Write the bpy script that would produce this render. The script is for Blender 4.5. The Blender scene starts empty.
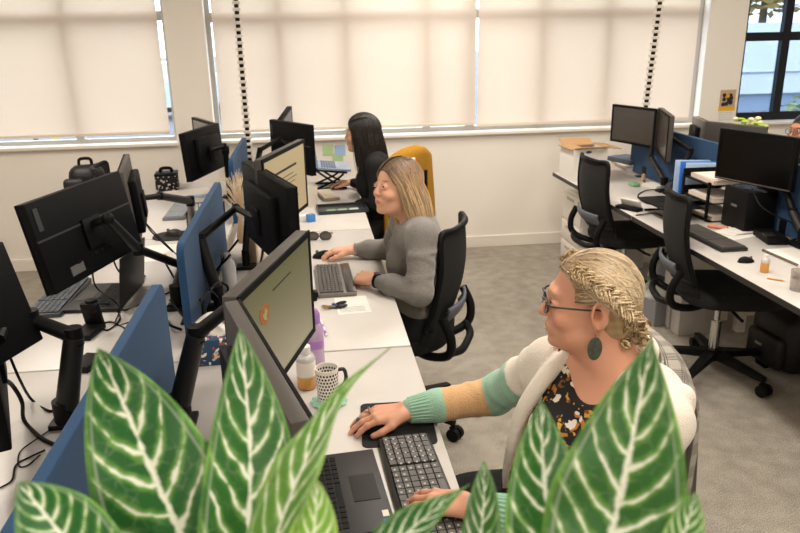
import bpy, bmesh, math, random
import numpy as np
from mathutils import Vector, Matrix, Quaternion
random.seed(7); rng = np.random.default_rng(7)
PI = math.pi
SC = bpy.context.scene
COL = SC.collection
V = Vector

# ------------------------------------------------------------------ camera frame
FPX, PITCH, YAW, ROLL, CAMH = 720.924, .3126, .1192, .0188, 1.7599
_F = V((math.sin(YAW)*math.cos(PITCH), math.cos(YAW)*math.cos(PITCH), -math.sin(PITCH)))
_R0 = V((math.cos(YAW), -math.sin(YAW), 0)); _D0 = _F.cross(_R0)
_R = math.cos(ROLL)*_R0 + math.sin(ROLL)*_D0
_D = -math.sin(ROLL)*_R0 + math.cos(ROLL)*_D0
CAM = V((0, 0, CAMH))
def ray(x, y): return _F + _R*((x-400)/FPX) + _D*((y-266.5)/FPX)
def at(x, y, z=.73):
    d = ray(x, y); return CAM + d*((z-CAMH)/d.z)
def aty(x, y, Y):
    d = ray(x, y); return CAM + d*(Y/d.y)
def atx(x, y, X):
    d = ray(x, y); return CAM + d*(X/d.x)
def atd(x, y, t):
    return CAM + ray(x, y).normalized()*t

# ------------------------------------------------------------------ materials
def lin(c):
    if isinstance(c, str):
        c = [int(c[i:i+2], 16)/255 for i in (0, 2, 4)]
    return tuple((x/12.92 if x <= .04045 else ((x+.055)/1.055)**2.4) for x in c) + (1,)
_M = {}
def mat(name, color='808080', rough=.5, metal=0, spec=.5, bump=0, bscale=200, var=0, vscale=40, emit=None, estr=0, trans=0, alpha=1, attr=None, coat=0, sheen=0):
    if name in _M: return _M[name]
    m = bpy.data.materials.new(name); m.use_nodes = True
    nt = m.node_tree; N = nt.nodes; L = nt.links
    b = N['Principled BSDF']
    b.inputs['Base Color'].default_value = lin(color)
    b.inputs['Roughness'].default_value = rough
    b.inputs['Metallic'].default_value = metal
    b.inputs['Specular IOR Level'].default_value = spec
    b.inputs['Transmission Weight'].default_value = trans
    b.inputs['Alpha'].default_value = alpha
    b.inputs['Coat Weight'].default_value = coat
    b.inputs['Sheen Weight'].default_value = sheen
    if emit:
        b.inputs['Emission Color'].default_value = lin(emit); b.inputs['Emission Strength'].default_value = estr
    tc = N.new('ShaderNodeTexCoord')
    src = None
    if attr:
        a = N.new('ShaderNodeAttribute'); a.attribute_name = attr; src = a.outputs['Color']
        L.new(src, b.inputs['Base Color'])
    if var:
        n = N.new('ShaderNodeTexNoise'); n.inputs['Scale'].default_value = vscale; n.inputs['Detail'].default_value = 4
        L.new(tc.outputs['Object'], n.inputs['Vector'])
        mr = N.new('ShaderNodeMapRange'); mr.inputs[1].default_value = .3; mr.inputs[2].default_value = .7
        mr.inputs[3].default_value = 1-var; mr.inputs[4].default_value = 1+var
        L.new(n.outputs['Fac'], mr.inputs[0])
        mx = N.new('ShaderNodeVectorMath'); mx.operation = 'MULTIPLY'
        if src: L.new(src, mx.inputs[0])
        else: mx.inputs[0].default_value = lin(color)[:3]
        L.new(mr.outputs[0], mx.inputs[1]); L.new(mx.outputs[0], b.inputs['Base Color'])
    if bump:
        n2 = N.new('ShaderNodeTexNoise'); n2.inputs['Scale'].default_value = bscale; n2.inputs['Detail'].default_value = 3
        L.new(tc.outputs['Object'], n2.inputs['Vector'])
        bp = N.new('ShaderNodeBump'); bp.inputs['Strength'].default_value = bump; bp.inputs['Distance'].default_value = .003
        L.new(n2.outputs['Fac'], bp.inputs['Height']); L.new(bp.outputs[0], b.inputs['Normal'])
    _M[name] = m
    return m

# ------------------------------------------------------------------ mesh builder
def frame_to(d):
    return V((0, 0, 1)).rotation_difference(V(d).normalized()).to_matrix()
def smooth_pts(pts, sub=6):
    pts = [V(p) for p in pts]
    if len(pts) < 3: return pts
    P = [pts[0]*2-pts[1]] + pts + [pts[-1]*2-pts[-2]]
    out = []
    for i in range(1, len(P)-2):
        for k in range(sub):
            t = k/sub; a, b, c, d = P[i-1], P[i], P[i+1], P[i+2]
            out.append(.5*((2*b)+(c-a)*t+(2*a-5*b+4*c-d)*t*t+(3*b-a-3*c+d)*t**3))
    out.append(pts[-1]); return out

class MB:
    def __init__(s): s.v = []; s.f = []; s.mi = []; s.m = 0; s.uv = {}
    def add(s, vs, fs, M=None):
        o = len(s.v)
        for p in vs: s.v.append(tuple(M @ V(p)) if M is not None else tuple(p))
        for f in fs: s.f.append([i+o for i in f]); s.mi.append(s.m)
        return s
    def box(s, c, size, R=None, bev=0, seg=2):
        hx, hy, hz = [q/2 for q in size]
        M = Matrix.Translation(V(c)) @ (R.to_4x4() if R is not None else Matrix())
        if not bev:
            vs = [(x, y, z) for x in (-hx, hx) for y in (-hy, hy) for z in (-hz, hz)]
            fs = [(0, 1, 3, 2), (4, 6, 7, 5), (0, 4, 5, 1), (2, 3, 7, 6), (0, 2, 6, 4), (1, 5, 7, 3)]
            return s.add(vs, fs, M)
        bm = bmesh.new(); bmesh.ops.create_cube(bm, size=1)
        for v in bm.verts: v.co = V((v.co.x*size[0], v.co.y*size[1], v.co.z*size[2]))
        bmesh.ops.bevel(bm, geom=bm.edges[:], offset=min(bev, .49*min(size)), segments=seg, affect='EDGES', profile=.5)
        bm.verts.index_update()
        s.add([v.co for v in bm.verts], [[v.index for v in f.verts] for f in bm.faces], M); bm.free(); return s
    def cyl(s, p0, p1, r0, r1=None, n=16, caps=True):
        p0 = V(p0); p1 = V(p1); r1 = r0 if r1 is None else r1
        R = frame_to(p1-p0); vs = []
        for p, r in ((p0, r0), (p1, r1)):
            for i in range(n):
                a = 2*PI*i/n; vs.append(p + R @ V((r*math.cos(a), r*math.sin(a), 0)))
        fs = [(i, (i+1) % n, n+(i+1) % n, n+i) for i in range(n)]
        if caps: fs += [list(range(n))[::-1], list(range(n, 2*n))]
        return s.add(vs, fs)
    def tube(s, pts, r, n=6, sub=6, caps=True):
        P = smooth_pts(pts, sub) if sub > 1 else [V(p) for p in pts]
        m = len(P); rs = r if callable(r) else (lambda t: r)
        T = [(P[min(i+1, m-1)]-P[max(i-1, 0)]).normalized() for i in range(m)]
        u = T[0].orthogonal().normalized(); vs = []
        for i in range(m):
            u = (u - T[i]*u.dot(T[i]))
            u = u.normalized() if u.length > 1e-6 else T[i].orthogonal().normalized()
            w = T[i].cross(u); rr = rs(i/(m-1))
            for k in range(n):
                a = 2*PI*k/n; vs.append(P[i] + (u*math.cos(a)+w*math.sin(a))*rr)
        fs = [(i*n+k, i*n+(k+1) % n, (i+1)*n+(k+1) % n, (i+1)*n+k) for i in range(m-1) for k in range(n)]
        if caps: fs += [list(range(n))[::-1], list(range((m-1)*n, m*n))]
        return s.add(vs, fs)
    def ell(s, c, r, R=None, nu=16, nv=10):
        M = Matrix.Translation(V(c)) @ (R.to_4x4() if R is not None else Matrix())
        vs = [(0, 0, -r[2])]; fs = []
        for j in range(1, nv):
            t = -PI/2+PI*j/nv
            for i in range(nu):
                a = 2*PI*i/nu; vs.append((r[0]*math.cos(t)*math.cos(a), r[1]*math.cos(t)*math.sin(a), r[2]*math.sin(t)))
        vs.append((0, 0, r[2])); e = len(vs)-1
        for i in range(nu):
            fs.append((0, 1+(i+1) % nu, 1+i)); b = 1+(nv-2)*nu; fs.append((e, b+i, b+(i+1) % nu))
        for j in range(nv-2):
            for i in range(nu):
                a = 1+j*nu; fs.append((a+i, a+(i+1) % nu, a+nu+(i+1) % nu, a+nu+i))
        return s.add(vs, fs, M)
    def lathe(s, prof, c=(0, 0, 0), n=24, M=None):
        vs = []; fs = []; m = len(prof)
        for r, z in prof:
            for i in range(n):
                a = 2*PI*i/n; vs.append((r*math.cos(a), r*math.sin(a), z))
        for j in range(m-1):
            for i in range(n): fs.append((j*n+i, j*n+(i+1) % n, (j+1)*n+(i+1) % n, (j+1)*n+i))
        if prof[0][0] > 1e-5: fs.append(list(range(n))[::-1])
        if prof[-1][0] > 1e-5: fs.append(list(range((m-1)*n, m*n)))
        return s.add(vs, fs, Matrix.Translation(V(c)) @ (M if M is not None else Matrix()))
    def prism(s, poly, z0, z1, M=None):
        n = len(poly)
        vs = [(x, y, z0) for x, y in poly] + [(x, y, z1) for x, y in poly]
        fs = [list(range(n))[::-1], list(range(n, 2*n))] + [(i, (i+1) % n, n+(i+1) % n, n+i) for i in range(n)]
        return s.add(vs, fs, M)
    def grid(s, fn, nu, nv):
        vs = [fn(i/nu, j/nv) for j in range(nv+1) for i in range(nu+1)]
        fs = [(j*(nu+1)+i, j*(nu+1)+i+1, (j+1)*(nu+1)+i+1, (j+1)*(nu+1)+i) for j in range(nv) for i in range(nu)]
        return s.add(vs, fs)
    def mesh(s, name, mats, smooth=35):
        me = bpy.data.meshes.new(name); me.from_pydata(s.v, [], s.f)
        if not isinstance(mats, (list, tuple)): mats = [mats]
        for m in mats: me.materials.append(m)
        if len(mats) > 1: me.polygons.foreach_set('material_index', s.mi)
        bm = bmesh.new(); bm.from_mesh(me); bmesh.ops.recalc_face_normals(bm, faces=bm.faces[:]); bm.to_mesh(me); bm.free()
        if smooth:
            me.polygons.foreach_set('use_smooth', [True]*len(me.polygons))
            if smooth < 180: me.set_sharp_from_angle(angle=math.radians(smooth))
        me.update(); return me
    def build(s, name, mats, parent=None, smooth=35, loc=None):
        o = bpy.data.objects.new(name, s.mesh(name, mats, smooth)); COL.objects.link(o)
        if parent is not None: o.parent = parent
        if loc is not None: o.location = loc
        return o

def tag(o, label=None, cat=None, group=None, kind=None):
    if label: o['label'] = label
    if cat: o['category'] = cat
    if group: o['group'] = group
    if kind: o['kind'] = kind
    return o
def thing(name, label, cat, loc=(0, 0, 0), rz=0, group=None):
    o = bpy.data.objects.new(name, None); COL.objects.link(o); o.empty_display_size = .05
    o.location = loc; o.rotation_euler = (0, 0, rz)
    return tag(o, label, cat, group)
def kids(o): return [c for c in bpy.data.objects if c.parent == o]
def copy_tree(o, parent=None, label=None, loc=None, rz=None, group=None):
    c = o.copy(); COL.objects.link(c); c.parent = parent
    if label: c['label'] = label
    if group: c['group'] = group
    if loc is not None: c.location = loc
    if rz is not None: c.rotation_euler = (0, 0, rz)
    for ch in kids(o): copy_tree(ch, c)
    return c
def struct(name, mb, m, smooth=0):
    o = mb.build(name, m, None, smooth); o['kind'] = 'structure'; return o
def solo(name, label, cat, mb, m, loc, group=None, rz=0, smooth=35):
    """a thing that is one mesh; mb is built in local coordinates around loc"""
    o = mb.build(name, m, None, smooth, loc); o.rotation_euler = (0, 0, rz); return tag(o, label, cat, group)
def rot(ax, a): return Matrix.Rotation(a, 3, ax)
def rz3(a): return Matrix.Rotation(a, 3, 'Z')
def rrect(w, h, r, n=5, cx=0, cy=0):
    out = []
    for qx, qy, a0 in ((1, 1, 0), (-1, 1, 90), (-1, -1, 180), (1, -1, 270)):
        for i in range(n+1):
            a = math.radians(a0+90*i/n); out.append((cx+qx*(w/2-r)+r*math.cos(a), cy+qy*(h/2-r)+r*math.sin(a)))
    return out

# ------------------------------------------------------------------ signed distance modelling for people and cloth
class SDF:
    def __init__(s, lo, hi, h):
        s.lo = np.array(lo, float); s.h = h
        s.n = np.ceil((np.array(hi)-s.lo)/h).astype(int)+1
        s.f = np.full(s.n, .06, np.float32)
        s.ax = [s.lo[i]+h*np.arange(s.n[i]) for i in range(3)]
    def _box(s, lo, hi, pad):
        a = np.clip(np.floor((np.array(lo)-pad-s.lo)/s.h).astype(int), 0, s.n)
        b = np.clip(np.ceil((np.array(hi)+pad-s.lo)/s.h).astype(int)+1, 0, s.n)
        sl = tuple(slice(a[i], b[i]) for i in range(3))
        X = s.ax[0][sl[0]][:, None, None].astype(np.float32); Y = s.ax[1][sl[1]][None, :, None].astype(np.float32); Z = s.ax[2][sl[2]][None, None, :].astype(np.float32)
        return sl, X, Y, Z
    def _mix(s, sl, d, k, sub):
        g = s.f[sl]
        if g.size == 0: return s
        if sub:
            d = -d
            hh = np.maximum(k-np.abs(g-d), 0)/k if k > 0 else 0
            s.f[sl] = np.maximum(g, d) + (hh*hh*k*.25 if k > 0 else 0)
        else:
            hh = np.maximum(k-np.abs(g-d), 0)/k if k > 0 else 0
            s.f[sl] = np.minimum(g, d) - (hh*hh*k*.25 if k > 0 else 0)
        return s
    def cap(s, a, b, ra, rb=None, k=.01, sub=False):
        rb = ra if rb is None else rb
        a = np.array(a, float); b = np.array(b, float); r = max(ra, rb)
        sl, X, Y, Z = s._box(np.minimum(a, b)-r, np.maximum(a, b)+r, .06 if not sub else k+2*s.h)
        ab = b-a; L = max(float(ab@ab), 1e-9)
        t = np.clip(((X-a[0])*ab[0]+(Y-a[1])*ab[1]+(Z-a[2])*ab[2])/L, 0, 1)
        d = np.sqrt((X-a[0]-t*ab[0])**2+(Y-a[1]-t*ab[1])**2+(Z-a[2]-t*ab[2])**2)-(ra+(rb-ra)*t)
        return s._mix(sl, d, k, sub)
    def chain(s, pts, rs, k=.01):
        for i in range(len(pts)-1): s.cap(pts[i], pts[i+1], rs[i], rs[i+1], k)
        return s
    def ell(s, c, r, R=None, k=.01, sub=False):
        c = np.array(c, float); R = np.eye(3) if R is None else np.array(R)   # columns: local axes in world
        ext = np.sqrt(((R*np.array(r))**2).sum(1))
        sl, X, Y, Z = s._box(c-ext, c+ext, .05 if not sub else k+2*s.h)
        dx, dy, dz = X-c[0], Y-c[1], Z-c[2]
        q = [(dx*R[0, i]+dy*R[1, i]+dz*R[2, i])/r[i] for i in range(3)]
        k0 = np.sqrt(q[0]**2+q[1]**2+q[2]**2)
        k1 = np.sqrt((q[0]/r[0])**2+(q[1]/r[1])**2+(q[2]/r[2])**2)+1e-9
        d = k0*(k0-1)/k1
        return s._mix(sl, d, k, sub)
    def fn(s, lo, hi, g, k=.01, sub=False):
        sl, X, Y, Z = s._box(np.array(lo), np.array(hi), 0)
        return s._mix(sl, g(X, Y, Z), k, sub)
    def mesh(s):
        f = s.f; sg = f < 0
        c = [sg[i:sg.shape[0]-1+i, j:sg.shape[1]-1+j, k:sg.shape[2]-1+k] for i in (0, 1) for j in (0, 1) for k in (0, 1)]
        allc = c[0].copy(); anyc = c[0].copy()
        for q in c[1:]: allc &= q; anyc |= q
        act = anyc & ~allc
        I = np.argwhere(act)
        idx = np.full(act.shape, -1, np.int64); idx[act] = np.arange(len(I))
        off = np.array([(i, j, k) for i in (0, 1) for j in (0, 1) for k in (0, 1)])
        vals = np.stack([f[I[:, 0]+o[0], I[:, 1]+o[1], I[:, 2]+o[2]] for o in off], 1)
        acc = np.zeros((len(I), 3)); cnt = np.zeros(len(I))
        for a in range(8):
            for b in range(a+1, 8):
                if np.abs(off[a]-off[b]).sum() != 1: continue
                va, vb = vals[:, a], vals[:, b]; m = (va < 0) != (vb < 0)
                t = np.where(m, va/np.where(m, va-vb, 1), 0)
                p = off[a]+(off[b]-off[a])*t[:, None]
                acc[m] += p[m]; cnt[m] += 1
        P = s.lo+s.h*(I+acc/np.maximum(cnt, 1)[:, None])
        faces = []
        for ax in range(3):
            e = np.take(sg, range(sg.shape[ax]-1), ax) != np.take(sg, range(1, sg.shape[ax]), ax)
            E = np.argwhere(e); o1, o2 = [(1, 2), (2, 0), (0, 1)][ax]
            ok = (E[:, o1] > 0) & (E[:, o2] > 0) & (E[:, o1] < sg.shape[o1]-1) & (E[:, o2] < sg.shape[o2]-1)
            E = E[ok]; flip = sg[E[:, 0], E[:, 1], E[:, 2]]
            q = []
            for d1, d2 in ((0, 0), (1, 0), (1, 1), (0, 1)):
                G = E.copy(); G[:, o1] -= d1; G[:, o2] -= d2
                q.append(idx[G[:, 0], G[:, 1], G[:, 2]])
            Q = np.stack(q, 1); Q[~flip] = Q[~flip][:, ::-1]; faces.append(Q)
        return P, np.concatenate(faces)
    def build(s, name, m, parent=None, color=None, origin=(0, 0, 0), mats_fn=None):
        P, Fc = s.mesh()
        O = np.array(origin, float)
        me = bpy.data.meshes.new(name)
        nv, nf = len(P), len(Fc)
        me.vertices.add(nv); me.vertices.foreach_set('co', (P-O).astype(np.float32).ravel())
        me.loops.add(nf*4); me.loops.foreach_set('vertex_index', Fc.astype(np.int32).ravel())
        me.polygons.add(nf); me.polygons.foreach_set('loop_start', np.arange(nf, dtype=np.int32)*4)
        try: me.polygons.foreach_set('loop_total', np.full(nf, 4, np.int32))
        except Exception: pass
        me.update(calc_edges=True); me.validate()
        me.polygons.foreach_set('use_smooth', [True]*len(me.polygons))
        if color is not None:
            a = me.attributes.new('Col', 'FLOAT_COLOR', 'POINT')
            C = np.ones((nv, 4), np.float32); C[:, :3] = color(P); a.data.foreach_set('color', C.ravel())
        for q in (m if isinstance(m, (list, tuple)) else [m]): me.materials.append(q)
        o = bpy.data.objects.new(name, me); COL.objects.link(o)
        if parent is not None: o.parent = parent
        else: o.location = origin
        return o
# ------------------------------------------------------------------ materials in common
M_white = mat('white_laminate', 'cbc5be', .35, spec=.4, var=.015, vscale=6)
M_edge = mat('dark_edge_band', '23211f', .5)
M_black = mat('black_plastic', '080808', .55, spec=.2, bump=.05, bscale=900)
M_black2 = mat('black_metal', '0b0b0b', .5, spec=.25)
M_dark = mat('charcoal_plastic', '1f1e1d', .45, spec=.35, bump=.05, bscale=700)
M_screen_off = mat('switched_off_screen', '050505', .28, spec=.3)
M_silver = mat('brushed_silver', 'a9a5a0', .3, metal=.9)
M_chrome = mat('chrome', 'c8c8c8', .12, metal=1)
M_greyp = mat('grey_plastic', '6d6a66', .45)
M_paper = mat('paper', 'ece7de', .8)
M_felt = mat('blue_felt', '184166', .95, bump=.5, bscale=500, var=.12, vscale=300, sheen=.08)
M_wall = mat('wall_paint', 'f3ebe0', .7, var=.015, vscale=2, bump=.05, bscale=300)
M_trim = mat('white_trim', 'eee6da', .45)
M_frame = mat('window_frame_metal', '1d2126', .4, metal=.4)

def carpet():
    m = bpy.data.materials.new('grey_carpet'); m.use_nodes = True
    nt = m.node_tree; N = nt.nodes; L = nt.links; b = N['Principled BSDF']; b.inputs['Roughness'].default_value = .95; b.inputs['Specular IOR Level'].default_value = .1
    tc = N.new('ShaderNodeTexCoord')
    n1 = N.new('ShaderNodeTexNoise'); n1.inputs['Scale'].default_value = 220; n1.inputs['Detail'].default_value = 3; n1.inputs['Roughness'].default_value = .7
    n2 = N.new('ShaderNodeTexNoise'); n2.inputs['Scale'].default_value = 12; n2.inputs['Detail'].default_value = 5
    n3 = N.new('ShaderNodeTexBrick'); n3.inputs['Scale'].default_value = 1; n3.offset = 0
    n3.inputs['Brick Width'].default_value = .5; n3.inputs['Row Height'].default_value = .5; n3.inputs['Mortar Size'].default_value = .001
    n3.inputs['Color1'].default_value = (.93, .93, .93, 1); n3.inputs['Color2'].default_value = (1.07, 1.07, 1.07, 1); n3.inputs['Mortar'].default_value = (.9, .9, .9, 1)
    for n in (n1, n2, n3): L.new(tc.outputs['Object'], n.inputs['Vector'])
    r = N.new('ShaderNodeValToRGB'); r.color_ramp.elements[0].position = .36; r.color_ramp.elements[1].position = .64
    r.color_ramp.elements[0].color = lin('736c62'); r.color_ramp.elements[1].color = lin('bcb3a5')
    L.new(n1.outputs['Fac'], r.inputs[0])
    mr = N.new('ShaderNodeMapRange'); mr.inputs[1].default_value = .3; mr.inputs[2].default_value = .7; mr.inputs[3].default_value = .86; mr.inputs[4].default_value = 1.14
    L.new(n2.outputs['Fac'], mr.inputs[0])
    a = N.new('ShaderNodeVectorMath'); a.operation = 'MULTIPLY'; L.new(r.outputs[0], a.inputs[0]); L.new(mr.outputs[0], a.inputs[1])
    c = N.new('ShaderNodeVectorMath'); c.operation = 'MULTIPLY'; L.new(a.outputs[0], c.inputs[0]); L.new(n3.outputs['Color'], c.inputs[1])
    L.new(c.outputs[0], b.inputs['Base Color'])
    bp = N.new('ShaderNodeBump'); bp.inputs['Strength'].default_value = .6; bp.inputs['Distance'].default_value = .004
    L.new(n1.outputs['Fac'], bp.inputs['Height']); L.new(bp.outputs[0], b.inputs['Normal'])
    return m
M_carpet = carpet()

YW = 5.83; XL, XR, YB = -5.0, 6.2, -2.6; ZC = 2.75; SILL = .985; WT = .18; HEAD = 2.6
# floor, ceiling, walls
struct('floor', MB().box(((XL+XR)/2, (YW+WT+YB)/2, -.05), (XR-XL, YW+WT-YB, .1)), M_carpet)
struct('ceiling', MB().box(((XL+XR)/2, (YW+WT+YB)/2, ZC+.05), (XR-XL, YW+WT-YB, .1)), mat('ceiling_paint', 'f0ece6', .8))
W = MB()
openings = [(-3.9, -1.035), (-.745, 3.265), (3.60, 5.7)]
W.box(((XL+XR)/2, YW+WT/2, SILL/2-.01), (XR-XL, WT, SILL-.02))
W.box(((XL+XR)/2, YW+WT/2, (HEAD+ZC)/2), (XR-XL, WT, ZC-HEAD))
edges = [XL] + [e for o in openings for e in o] + [XR]
for i in range(0, len(edges), 2):
    a, b = edges[i], edges[i+1]; W.box(((a+b)/2, YW+WT/2, (SILL+HEAD)/2-.01), (b-a, WT, HEAD-SILL+.02))
struct('wall_back', W, M_wall)
struct('wall_left', MB().box((XL-.05, (YW+YB)/2, ZC/2), (.1, YW-YB, ZC)), M_wall)
struct('wall_right', MB().box((XR+.05, (YW+YB)/2, ZC/2), (.1, YW-YB, ZC)), M_wall)
struct('wall_front', MB().box(((XL+XR)/2, YB-.05, ZC/2), (XR-XL, .1, ZC)), M_wall)
struct('baseboard_back', MB().box(((XL+XR)/2, YW-.008, .05), (XR-XL, .016, .1), bev=.004), M_trim)
# windows: frames, panes and sills
M_glass = bpy.data.materials.new('window_glass'); M_glass.use_nodes = True
_n = M_glass.node_tree.nodes; _l = M_glass.node_tree.links; _n.remove(_n['Principled BSDF'])
_t = _n.new('ShaderNodeBsdfTransparent'); _t.inputs[0].default_value = (.93, .96, .98, 1); _g = _n.new('ShaderNodeBsdfGlossy'); _g.inputs['Roughness'].default_value = .02
_x = _n.new('ShaderNodeMixShader'); _x.inputs[0].default_value = .06
_l.new(_t.outputs[0], _x.inputs[1]); _l.new(_g.outputs[0], _x.inputs[2]); _l.new(_x.outputs[0], _n['Material Output'].inputs[0])
M_alu = mat('grey_window_frame', 'bdb8b2', .45, metal=.3)
def window(n, x0, x1, muls, trans, fm, fw=.05):
    m = MB(); Y = YW+.12; z0, z1 = SILL, HEAD
    for x in [x0+fw/2, x1-fw/2]: m.box((x, Y, (z0+z1)/2), (fw, .05, z1-z0))
    for x in muls: m.box((x, Y, (z0+z1)/2), (max(fw, .06), .05, z1-z0))
    for z in [z0+fw/2, z1-fw/2]: m.box(((x0+x1)/2, Y, z), (x1-x0, .046, fw))
    for z in trans: m.box(((x0+x1)/2, Y, z), (x1-x0, .046, max(fw, .07)))
    w = struct(f'window_{n}', m, fm)
    MB().box(((x0+x1)/2, Y+.01, (z0+z1)/2), (x1-x0-.02, .006, z1-z0-.02)).build('pane', M_glass, w, 0)
    return w
window(1, -3.9, -1.035, [-2.9, -1.78], [1.92], M_alu, .032)
window(2, -.745, 1.31, [-.2, .31, .95], [1.90], M_alu, .036)
window(3, 1.31, 3.265, [1.9, 2.45], [1.90], M_alu, .036)
M_tint = M_glass.copy(); M_tint.name = 'added_dimming_glass'  # tint added to this pane to dim the bright view outside
for _q in M_tint.node_tree.nodes:
    if _q.type == 'BSDF_TRANSPARENT': _q.inputs[0].default_value = (.55, .60, .66, 1)
w4 = window(4, 3.60, 5.7, [4.03, 4.9], [1.68], M_frame, .07)
for _c in kids(w4): _c.data.materials[0] = M_tint
for i, (a, b) in enumerate(openings):
    struct(f'trim_{i+1}', MB().box(((a+b)/2, YW+.075-.02, SILL-.012), (b-a+.02, .19, .024), bev=.004), M_trim)

# roller blinds: woven cloth that lets some daylight through
M_blind = bpy.data.materials.new('blind_cloth'); M_blind.use_nodes = True
_n = M_blind.node_tree.nodes; _l = M_blind.node_tree.links; _n.remove(_n['Principled BSDF'])
_d = _n.new('ShaderNodeBsdfDiffuse'); _d.inputs[0].default_value = lin('efe5da')
_tl = _n.new('ShaderNodeBsdfTranslucent'); _tl.inputs[0].default_value = lin('f2e4d6')
_tp = _n.new('ShaderNodeBsdfTransparent'); _tp.inputs[0].default_value = lin('f8eee4')
_m1 = _n.new('ShaderNodeMixShader'); _m1.inputs[0].default_value = .50
_m2 = _n.new('ShaderNodeMixShader'); _m2.inputs[0].default_value = .10
_l.new(_d.outputs[0], _m1.inputs[1]); _l.new(_tl.outputs[0], _m1.inputs[2]); _l.new(_m1.outputs[0], _m2.inputs[1]); _l.new(_tp.outputs[0], _m2.inputs[2]); _l.new(_m2.outputs[0], _n['Material Output'].inputs[0])
M_rail = mat('blind_rail', 'e0d2be', .5)
def blind(label, x0, x1, zb):
    t = thing('roller_blind', label, 'roller blind', ((x0+x1)/2, YW+.045, zb), group=None)
    w = x1-x0; h = HEAD-.02-zb
    MB().box((0, 0, h/2), (w, .0015, h)).build('fabric', M_blind, t, 0)
    MB().box((0, 0, .012), (w, .012, .022), bev=.004).build('bottom_rail', M_rail, t)
    MB().cyl((-w/2, .0, h-.02), (w/2, .0, h-.02), .03, n=20).build('roller', M_trim, t)
blind('beige roller blind showing a green bank and parked cars behind it', -3.88, -1.09, 1.045)
blind('wide beige roller blind behind the two women in the middle desk row', -.69, 1.345, 1.035)
blind('beige roller blind beside the pillar that carries the calendar', 1.365, 3.20, 1.02)

# ceiling lights
M_diff = mat('light_diffuser', 'ffffff', .5, emit='fff4e4', estr=4)
def ceiling_light(x, y, watts, label):
    t = thing('ceiling_light', label, 'ceiling light', (x, y, ZC-.03))
    MB().box((0, 0, .015), (.34, 1.24, .03)).build('housing', M_trim, t)
    MB().box((0, 0, -.004), (.30, 1.20, .008)).build('diffuser', M_diff, t)
    ld = bpy.data.lights.new('tube_light', 'AREA'); ld.shape = 'RECTANGLE'; ld.size = .3; ld.size_y = 1.2; ld.energy = watts; ld.color = (1, .93, .84); ld.spread = math.radians(170)
    lo = bpy.data.objects.new('tube_light', ld); COL.objects.link(lo); lo.parent = t; lo.location = (0, 0, -.02)
LW = 31
for k, (x, y, nm) in enumerate([(-1.9, 3.8, 'over the desks of the far side'), (-1.9, 1.2, 'over the near end of the far side desks'), (.95, 4.7, 'over the aisle by the blinds'), (.95, 2.6, 'over the middle of the aisle'), (.95, .5, 'over the aisle near the plants'), (3.4, 4.0, 'over the desks by the open window'), (3.4, 1.4, 'over the near end of the row by the open window'), (-.6, -1.2, 'behind the plants')]):
    ceiling_light(x, y, LW*(.85 if x > 3 else .75 if y < 1 else 1), 'long white ceiling light '+nm)

# outside
w = bpy.data.worlds.new('sky'); SC.world = w; w.use_nodes = True
bg = w.node_tree.nodes['Background']; bg.inputs[0].default_value = (.80, .90, 1.0, 1); bg.inputs[1].default_value = 6.2
M_asph = mat('asphalt', '5a595e', .9, var=.1, vscale=3)
M_lawn = mat('lawn', '7f9a4e', .95, var=.25, vscale=2)
o = struct('ground', MB().box((0, 46, -.4), (90, 79.6, .2)), M_asph)
lb = MB(); lb.grid(lambda u, v: (-26+22*u, 22+16*v, -.3+3.4*math.sin(v*PI*.5)*math.sin(min(1, 1.35*(1-u))*PI*.5)), 12, 8)
o = lb.build('lawn_bank', M_lawn, None, 60); o['kind'] = 'structure'
def car(label, x, y, rz, col):
    t = thing('car', label, 'car', (x, y, -.3), rz)
    side = [(-2.1, .35), (-2.1, .8), (-1.5, .95), (-1.0, 1.42), (.6, 1.45), (1.2, .98), (2.05, .85), (2.15, .35)]
    RX = Matrix.Rotation(PI/2, 4, 'X')
    MB().prism(side, -.85, .85, RX).build('body', mat('car_paint_'+col, col, .2, coat=1), t)
    MB().prism([(-1.35, .97), (-.95, 1.36), (.55, 1.38), (1.0, .98)], -.86, .86, RX).build('window', mat('car_glass', 'b8c6d2', .05, spec=1), t)
    MB().box((1.0, 0, 1.2), (.02, 1.4, .5), rot('Y', -math.radians(55))).build('windscreen', mat('car_glass'), t)
    for a in (-1.3, 1.35):
        for b in (-.86, .86): MB().cyl((a, b-.1, .32), (a, b+.1, .32), .32, n=20).build('wheel', M_black, t)
car('white car parked beyond the blind nearest the lawn bank', -9.3, 19.5, .3, 'dfe3e8')
car('silver car parked beside the white car outside', -7.6, 23.5, .25, 'b4bac2')
car('pale blue car parked behind the mullion shadow outside', -3.6, 20.5, .3, '9fb0c4')
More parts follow.
